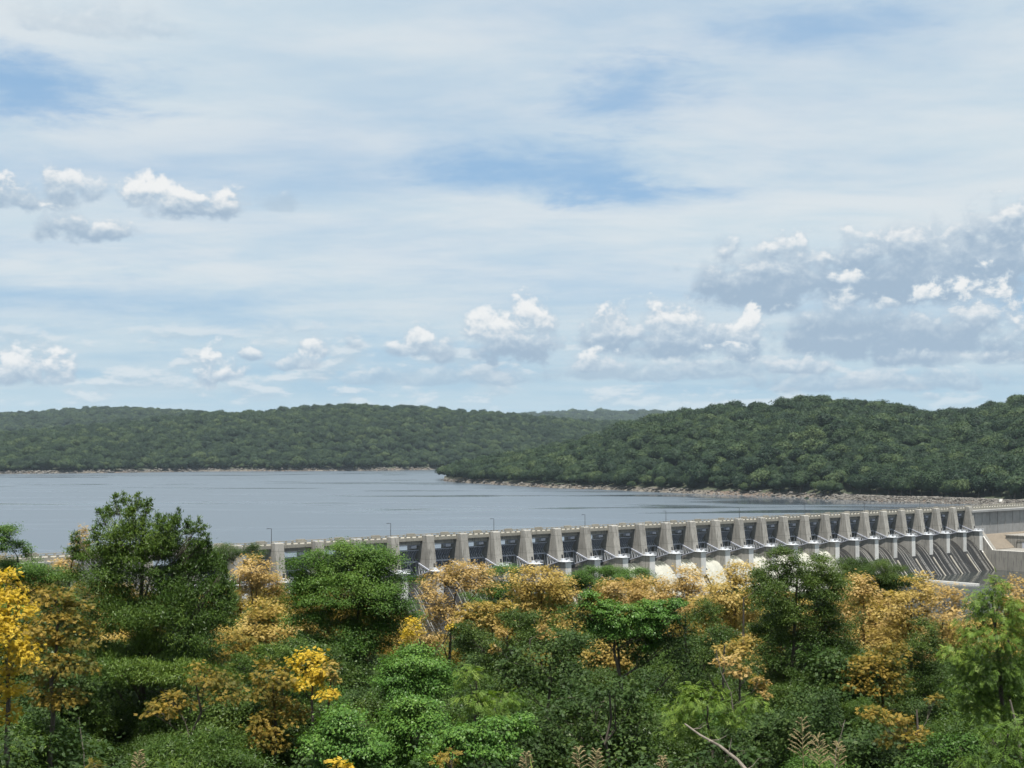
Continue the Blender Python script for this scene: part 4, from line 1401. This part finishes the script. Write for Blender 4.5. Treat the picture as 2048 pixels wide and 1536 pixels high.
T('bright vine draped over a leaning tree right of centre', 'vine', 37, [(1250, 1232, 50, 22), (1305, 1218, 36, 20), (1352, 1208, 26, 14), (1212, 1216, 30, 18), (1180, 1204, 20, 22), (1285, 1256, 50, 24), (1235, 1266, 34, 22), (1330, 1236, 34, 18), (1195, 1240, 26, 30), (1300, 1285, 24, 22)], name='climbing_vine', cat='vine', dens=1.25)
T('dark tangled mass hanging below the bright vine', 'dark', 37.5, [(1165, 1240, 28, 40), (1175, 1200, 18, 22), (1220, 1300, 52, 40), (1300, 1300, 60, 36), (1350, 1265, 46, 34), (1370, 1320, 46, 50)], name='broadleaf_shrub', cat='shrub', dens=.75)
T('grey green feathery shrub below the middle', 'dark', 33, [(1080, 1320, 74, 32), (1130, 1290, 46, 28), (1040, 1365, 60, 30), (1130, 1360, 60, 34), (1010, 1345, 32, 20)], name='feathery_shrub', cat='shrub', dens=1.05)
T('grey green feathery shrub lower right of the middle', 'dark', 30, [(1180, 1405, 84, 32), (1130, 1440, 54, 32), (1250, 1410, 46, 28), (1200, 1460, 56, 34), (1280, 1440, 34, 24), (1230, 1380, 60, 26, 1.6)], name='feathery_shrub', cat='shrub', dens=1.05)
T('tall dark oak whose bare leaning trunk shows near the bottom', 'oak', 40, [(1572, 1122, 40, 26), (1548, 1150, 36, 28), (1640, 1140, 44, 30), (1600, 1165, 44, 26), (1550, 1195, 50, 36), (1650, 1185, 50, 40), (1590, 1240, 52, 36), (1665, 1245, 52, 40), (1540, 1255, 36, 36), (1630, 1300, 80, 44), (1560, 1320, 52, 40), (1680, 1320, 52, 40), (1600, 1375, 74, 40), (1690, 1380, 42, 36), (1600, 1395, 70, 24, 1.5), (1660, 1390, 50, 22, 1.5)],  # last two lobes added as overhang, to darken what stands under the oak
  name='oak_tree', trunk_px=1538, lean=0.25, dens=.95)
T('golden sprays half hidden behind the oak', 'gold', 42, [(1605, 1222, 18, 26), (1600, 1262, 14, 26), (1545, 1305, 26, 16), (1470, 1300, 44, 20), (1500, 1285, 30, 16), (1515, 1325, 36, 14)], name='turning_tree', open_=.7)
T('amber branches low between the vine and the oak', 'tan', 36, [(1455, 1322, 30, 12), (1480, 1345, 28, 12), (1520, 1365, 20, 14), (1530, 1385, 16, 12)], name='turning_shrub', cat='shrub', open_=.9)
T('thin dark sapling with a pale stem between the vine and the oak', 'oak', 37, [(1440, 1270, 36, 26), (1410, 1325, 26, 30), (1470, 1400, 40, 22), (1500, 1330, 24, 20)], name='broadleaf_tree', bark=M_PALEBARK, open_=1.0, dens=.7)
T('soft green shrub in front of the pale stem', 'feather', 31, [(1400, 1395, 54, 34), (1360, 1420, 40, 30), (1440, 1420, 40, 26), (1505, 1405, 34, 20), (1380, 1460, 60, 26), (1470, 1440, 30, 20)], name='feathery_shrub', cat='shrub', dens=.8)
T('dark green shrub in the gap of the orange crowns at right', 'oak', 43, [(1850, 1275, 34, 36), (1835, 1330, 40, 30), (1860, 1360, 34, 40), (1815, 1390, 40, 34)], name='broadleaf_shrub', cat='shrub')
T('tan gold tree lower right of the oak', 'olive', 38, [(1740, 1335, 56, 26), (1790, 1310, 40, 22), (1720, 1370, 30, 24), (1790, 1365, 30, 30), (1710, 1400, 26, 20), (1760, 1395, 36, 24)], name='turning_tree', open_=.6)
T('yellow brown layered shrub low at right', 'olive', 30, [(1745, 1425, 36, 14), (1790, 1440, 34, 14), (1830, 1465, 40, 14), (1800, 1480, 46, 14), (1820, 1500, 30, 14), (1870, 1400, 18, 12)], name='turning_shrub', cat='shrub', open_=.8)
T('feathery bright green tree at the right edge', 'feather', 33, [(1990, 1168, 24, 22), (1975, 1200, 44, 28), (2010, 1225, 44, 34), (1950, 1245, 30, 28), (1985, 1275, 60, 36), (2035, 1290, 34, 50), (1925, 1315, 46, 34), (1990, 1340, 60, 36), (1935, 1375, 46, 36), (2020, 1390, 46, 46), (1970, 1420, 54, 32)], name='feathery_tree', trunk_px=2035, dens=1.05)

# --- front row
T('leafy vine mound in the centre, upper of the rounded mounds', 'vine', 32, [(835, 1330, 62, 34), (790, 1355, 36, 34), (870, 1355, 46, 40), (820, 1385, 60, 34)], name='vine_mound', cat='vine', dens=1.25)
T('leafy vine mound in the lower centre, tallest of the front mounds', 'vine', 27, [(825, 1430, 62, 36), (790, 1480, 52, 42), (850, 1480, 62, 46), (820, 1525, 76, 30)], name='vine_mound', cat='vine', dens=1.25)
T('leafy vine mound left of the lower centre', 'vine', 26, [(690, 1450, 54, 36), (650, 1490, 48, 34), (710, 1500, 62, 40), (680, 1535, 74, 24)], name='vine_mound', cat='vine', dens=1.25)
T('low bright vine bank right of the lower centre', 'vine', 25, [(930, 1478, 60, 28), (1000, 1460, 54, 28), (1045, 1450, 28, 26), (970, 1500, 76, 24), (900, 1515, 46, 26)], name='vine_mound', cat='vine', dens=1.25)
T('fern leaved sumac with long fronds between the vine mounds', 'feather', 29, [(960, 1400, 40, 26), (985, 1420, 34, 20), (930, 1430, 26, 14), (1010, 1395, 26, 22), (935, 1345, 30, 26)], name='sumac_shrub', cat='shrub')
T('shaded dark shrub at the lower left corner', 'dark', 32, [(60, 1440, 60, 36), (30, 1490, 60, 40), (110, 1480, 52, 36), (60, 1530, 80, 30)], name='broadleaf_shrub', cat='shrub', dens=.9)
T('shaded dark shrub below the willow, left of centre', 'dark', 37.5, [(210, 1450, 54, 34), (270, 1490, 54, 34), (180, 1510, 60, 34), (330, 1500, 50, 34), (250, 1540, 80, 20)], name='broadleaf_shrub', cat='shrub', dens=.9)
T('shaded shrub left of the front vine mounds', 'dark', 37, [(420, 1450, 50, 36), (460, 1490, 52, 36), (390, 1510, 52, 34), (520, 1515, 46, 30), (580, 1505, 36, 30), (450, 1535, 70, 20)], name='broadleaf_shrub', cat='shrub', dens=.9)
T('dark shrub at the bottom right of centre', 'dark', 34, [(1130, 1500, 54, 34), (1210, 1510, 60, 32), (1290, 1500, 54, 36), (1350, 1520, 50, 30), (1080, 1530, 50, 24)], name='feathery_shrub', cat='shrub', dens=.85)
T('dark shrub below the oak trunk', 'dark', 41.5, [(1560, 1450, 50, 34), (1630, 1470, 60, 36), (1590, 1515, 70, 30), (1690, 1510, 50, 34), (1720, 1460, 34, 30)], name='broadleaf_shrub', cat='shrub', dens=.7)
T('green leafy shrub at the bottom right', 'maple', 25, [(1880, 1500, 40, 28), (1920, 1490, 34, 26), (1850, 1530, 50, 20), (1830, 1500, 20, 16)], name='broadleaf_shrub', cat='shrub', dens=.8)
T('bushy green growth at the bottom right corner', 'feather', 26, [(1985, 1480, 46, 32), (2030, 1510, 44, 34), (1950, 1525, 46, 26), (2040, 1455, 26, 30)], name='feathery_shrub', cat='shrub', dens=.85)
T('low green shrub at the bottom between the dead branch and the dark shrub', 'dark', 22, [(1450, 1510, 60, 26), (1400, 1525, 40, 20), (1510, 1520, 40, 24)], name='broadleaf_shrub', cat='shrub', dens=.8)
T('yellow leaved sprig at the bottom edge left of centre', 'yellow', 20, [(672, 1528, 20, 12), (700, 1532, 14, 9)], name='turning_shrub', cat='shrub')
T('tan leaved sprig at the bottom edge in the centre', 'olive', 20, [(890, 1520, 24, 14), (905, 1508, 14, 12)], name='turning_shrub', cat='shrub')
T('tan leaved sprig at the bottom edge near the left', 'olive', 18, [(190, 1528, 22, 9)], name='turning_shrub', cat='shrub')

# undergrowth covering the slope below
def bush_shape(seed, mat_sp):
    global rng
    keep, rng = rng, np.random.default_rng(seed)
    lob = [(np.array([rng.uniform(-.8, .8), rng.uniform(-.8, .8), rng.uniform(0.7, 2.1)]), (rng.uniform(.5, .9), rng.uniform(.5, .9), rng.uniform(.4, .8))) for _ in range(6)]
    me = leaf_mesh('bush', *crown_leaves(lob, SPECIES[mat_sp], 0.4), SPECIES[mat_sp][4])
    rng = keep
    return me


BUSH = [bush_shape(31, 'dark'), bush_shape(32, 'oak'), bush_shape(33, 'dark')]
pts = []
for y in np.arange(20, 95, 1.9):
    xs = np.arange(-0.42 * y - 3, 0.42 * y + 3, 1.9)
    for x in xs:
        X, Y = x + rng.uniform(-.8, .8), y + rng.uniform(-.8, .8)
        g = float(ground_z(X, Y))
        room = see(1024, 1540 - max(0.0, Y - 30) * 4.0, Y)[2] - g
        if room > 0.5: pts.append((X, Y, g, min(room / 3.0, 1.2)))
CROWNS_keep, CROWNS = CROWNS, BUSH
pts = np.array(pts)
_o = forest(pts, 'undergrowth', 'shaded leafy undergrowth covering the near slope beneath the trees')
co = np.empty(len(_o.data.vertices) * 3, np.float32); _o.data.vertices.foreach_get('co', co)
co = co.reshape(-1, 3); co[:, 2] = pts[:, 2] - 0.3; _o.data.vertices.foreach_set('co', co.ravel())
_pk = _o.data.attributes['pick']; _pk.data.foreach_set('value', rng.integers(0, 3, len(pts)).astype(np.int32))
CROWNS = CROWNS_keep


# the thicket of stems and leaves that closes the gaps between the trees
SKX = np.array([-200, 0, 60, 130, 200, 400, 500, 560, 640, 840, 900, 1000, 1100, 1200, 1300, 1400, 1500, 1560, 1700, 1750, 1900, 1960, 2048, 2300.])
SKY_ = np.array([1150, 1150, 1180, 1195, 1200, 1210, 1210, 1195, 1190, 1275, 1275, 1225, 1215, 1215, 1225, 1235, 1225, 1195, 1205, 1235, 1285, 1260, 1240, 1240.])


def clump_shape(seed, sp, dens):
    global rng
    keep, rng = rng, np.random.default_rng(seed)
    lob = [(np.array([rng.uniform(-.45, .45), rng.uniform(-.45, .45), rng.uniform(-.4, .4)]), (rng.uniform(.45, .75), rng.uniform(.45, .75), rng.uniform(.35, .6))) for _ in range(4)]
    me = leaf_mesh('clump', *crown_leaves(lob, SPECIES[sp], dens), SPECIES[sp][4])
    rng = keep
    return me


CLUMP = [clump_shape(41, 'oak', .7), clump_shape(42, 'dark', .8), clump_shape(43, 'maple', .7), clump_shape(44, 'willow', .7), clump_shape(45, 'olive', .8), clump_shape(46, 'gold', .8)]
pts, kinds = [], []
for d0, drop, warm in ((72, -10, .72), (68, 8, .62), (65, 30, .5), (62, 50, .35), (57, 75, .18), (51, 95, .05), (46, 125, .0), (43, 150, .0), (39, 175, .0), (36, 215, .0), (33.5, 270, .0), (30, 320, .0)):
    sx, sz = (0.9, 0.8) if d0 > 64 else (1.15, 1.0)
    for x in np.arange(-0.42 * d0, 0.42 * d0, sx):
        px = CX + FPX * x / d0
        yt = np.interp(px, SKX, SKY_) + drop + rng.uniform(-8, 45)
        z = see(px, yt, d0)[2]
        g = float(ground_z(x, d0))
        while z > g + 0.3:
            if rng.random() < 0.86:
                pts.append((x + rng.uniform(-.6, .6), d0 + rng.uniform(-1.2, 1.2), z + rng.uniform(-.4, .3), rng.uniform(0.8, 1.25)))
                r = rng.random()
                kinds.append(int(rng.integers(4, 6)) if r < warm else int(rng.choice([0, 1, 2, 3], p=[.4, .35, .08, .17])))  # mostly darker leaves: shade of the gaps put into the leaf colour
            z -= sz
pts = np.array(pts)
CROWNS_keep, CROWNS = CROWNS, CLUMP
_o = forest(pts, 'thicket', 'tangled leafy thicket filling the gaps between the near trees')
CROWNS = CROWNS_keep
co = pts[:, :3].astype(np.float32); _o.data.vertices.foreach_set('co', co.ravel())
_o.data.attributes['pick'].data.foreach_set('value', np.array(kinds, np.int32))
print('thicket clumps', len(pts))

# ------------------------------------------------------------------ dry grass heads, dead wood
M_GRASS = mat_metal('dry_grass', (0.24, 0.19, 0.09), 0.8, 0, 0.4)
M_GREENGRASS = mat_metal('green_blade', (0.20, 0.28, 0.05), 0.6, 0, 0.3)


def seed_head(px, top, d, h_px, label, blades=0):
    tip = see(px, top, d)
    bz = float(ground_z(tip[0], d))
    e = empty('grass_stalk', (float(tip[0]), d, bz)); tag(e, label, 'grass', 'seeding grass stalks at the bottom edge')
    H = tip[2] - bz
    hh = h_px * d / FPX
    m = MB(); m.tube([(0, 0, -0.1), (0.02, 0, H * 0.5), (0, 0.01, H)], [0.006, 0.005, 0.002], 5); m.build('stem', M_GRASS, e)
    m = MB()
    n = 9
    for k in range(n):
        z = H - hh + hh * k / n
        L = hh * 0.34 * (1 - 0.75 * k / n) * rng.uniform(0.7, 1.15)
        for j in range(3):
            a = rng.uniform(0, 6.28) if j > 0 else rng.uniform(-.4, .4) + math.pi * (k % 2)
            q = Vector((math.cos(a) * L, math.sin(a) * L, L * 0.62))
            p = Vector((0, 0, z))
            m.tube([p, p + q * 0.5 + Vector((0, 0, L * 0.16)), p + q], [0.0015, 0.0018, 0.0008], 4, cap=False)
            for g in (0.5, 0.72, 0.95):
                c = p + q * g
                m.tube([c, c + q.normalized() * 0.010 + Vector((0, 0, 0.008)), c + q.normalized() * 0.022], [0.0008, 0.0030, 0.0008], 4, cap=False)
    m.build('seed_head', M_GRASS, e)
    for k in range(blades):
        m = MB()
        s = -1 if k % 2 else 1
        pts_ = [Vector((0, 0, H * 0.55)), Vector((s * 0.12, 0, H * 0.55 + 0.10)), Vector((s * 0.30, 0.02, H * 0.55 + 0.12)), Vector((s * 0.48, 0.03, H * 0.55 - 0.02))]
        for a, b in zip(pts_, pts_[1:]): m.bar(a, b, 0.014, 0.003)
        m.build('blade', M_GREENGRASS, e)
    return e


seed_head(1604, 1434, 8.5, 80, 'tallest dry grass seed head in front of the oak', 2)
seed_head(1637, 1468, 8.6, 62, 'second dry grass seed head, just right of the tallest', 1)
seed_head(1676, 1484, 8.8, 50, 'third dry grass seed head, rightmost of the trio')
seed_head(1158, 1495, 8.4, 44, 'dry grass seed head at the bottom edge, left of the dead branch', 1)
seed_head(1192, 1500, 8.6, 40, 'smaller dry grass seed head right beside another at the bottom centre')
seed_head(1052, 1505, 8.3, 36, 'leaning dry grass seed head near the green blade', 0)
seed_head(277, 1502, 8.8, 40, 'dry grass seed head at the bottom below the willow')
seed_head(1325, 1514, 8.2, 26, 'short yellowish grass head left of the dead branch', 2)

# broad green blade
tip = see(1062, 1508, 8.0); bz = float(ground_z(tip[0] + 0.05, 8.0))
e = empty('grass_tuft', (float(tip[0]) + 0.05, 8.0, bz)); tag(e, 'single broad green grass blade at the bottom edge, right of centre', 'grass')
m = MB(); H = tip[2] - bz
m.add([(-0.012, 0, 0), (0.012, 0, 0), (0.016, 0.01, H * .6), (-0.016, 0, H * .6), (-0.03, 0.02, H * .85), (0.0, 0.03, H * .82), (-0.06, 0.03, H)], [(0, 1, 2, 3), (3, 2, 5, 4), (4, 5, 6)])
m.build('blade', M_GREENGRASS, e)

# fallen pole and bare twigs
def deadwood(label, pts_px, r0, branch=True):
    P3 = [Vector(see(*q)) for q in pts_px]
    e = empty('dead_branch', tuple(P3[-1])); tag(e, label, 'branch')
    m = MB()
    m.tube([p - P3[-1] for p in P3], [r0 * (0.45 + 0.55 * i / (len(P3) - 1)) for i in range(len(P3))], 7)
    m.build('stem', M_PALEBARK, e)
    if branch:
        for k in range(1, len(P3)):
            a = (P3[k - 1] + P3[k]) / 2 - P3[-1]
            for j in range(2):
                m = MB()
                v = Vector(rand_unit(1)[0]) * (9 * r0); v.z = abs(v.z) * 0.6
                m.tube([a, a + v * 0.5, a + v + Vector((0, 0, 0.05))], [r0 * 0.3, r0 * 0.2, 0.003], 5)
                m.build('twig', M_PALEBARK, e)
    return e


deadwood('pale dead branch leaning to the lower right at the bottom', [(1370, 1448, 20), (1400, 1470, 19.6), (1440, 1492, 19.2), (1475, 1520, 18.8), (1510, 1560, 18.4)], 0.026)
deadwood('pale bare forked stem standing in the dark between the vine and the oak', [(1432, 1300, 34), (1442, 1345, 34), (1462, 1385, 34), (1468, 1440, 34), (1470, 1520, 34)], 0.018)
deadwood('thin pale bare stem in the shade at lower left', [(158, 1435, 28), (162, 1470, 28), (168, 1510, 28), (170, 1560, 28)], 0.014, False)
deadwood('thin pale bare stems under the oak at right', [(1690, 1440, 26), (1682, 1470, 26), (1672, 1500, 26), (1668, 1560, 26)], 0.013)
deadwood('pale leaning trunk at the lower right edge', [(2020, 1400, 30), (2032, 1450, 30), (2040, 1500, 30), (2048, 1570, 30)], 0.045, False)

ntri = sum(sum(len(p.vertices) - 2 for p in o.data.polygons) for o in {o.data.name: o for o in bpy.data.objects if o.type == 'MESH'}.values()) if False else 0
print('plants', NPL, 'verts', sum(len(me.vertices) for me in bpy.data.meshes))

# ------------------------------------------------------------------ the air over the lake
m = MB()
m.box(-14300, 14300, -14300, 14300, -28.0, 262.0)
hz = m.build('haze', M_CONC)
hz.data.materials.clear()
mh = bpy.data.materials.new('thin_haze')
mh.use_nodes = True
th = NT(mh.node_tree)
th.n.clear()
oh = th.node('ShaderNodeOutputMaterial')
vh = th.node('ShaderNodeVolumePrincipled')
vh.inputs['Color'].default_value = (0.70, 0.86, 1.0, 1)
vh.inputs['Density'].default_value = 0.000031
vh.inputs['Anisotropy'].default_value = 0.2
th.l.new(vh.outputs[0], oh.inputs['Volume'])
hz.data.materials.append(mh)
tag(hz, 'thin pale summer haze over the lake and the far hills', None, None, 'stuff')
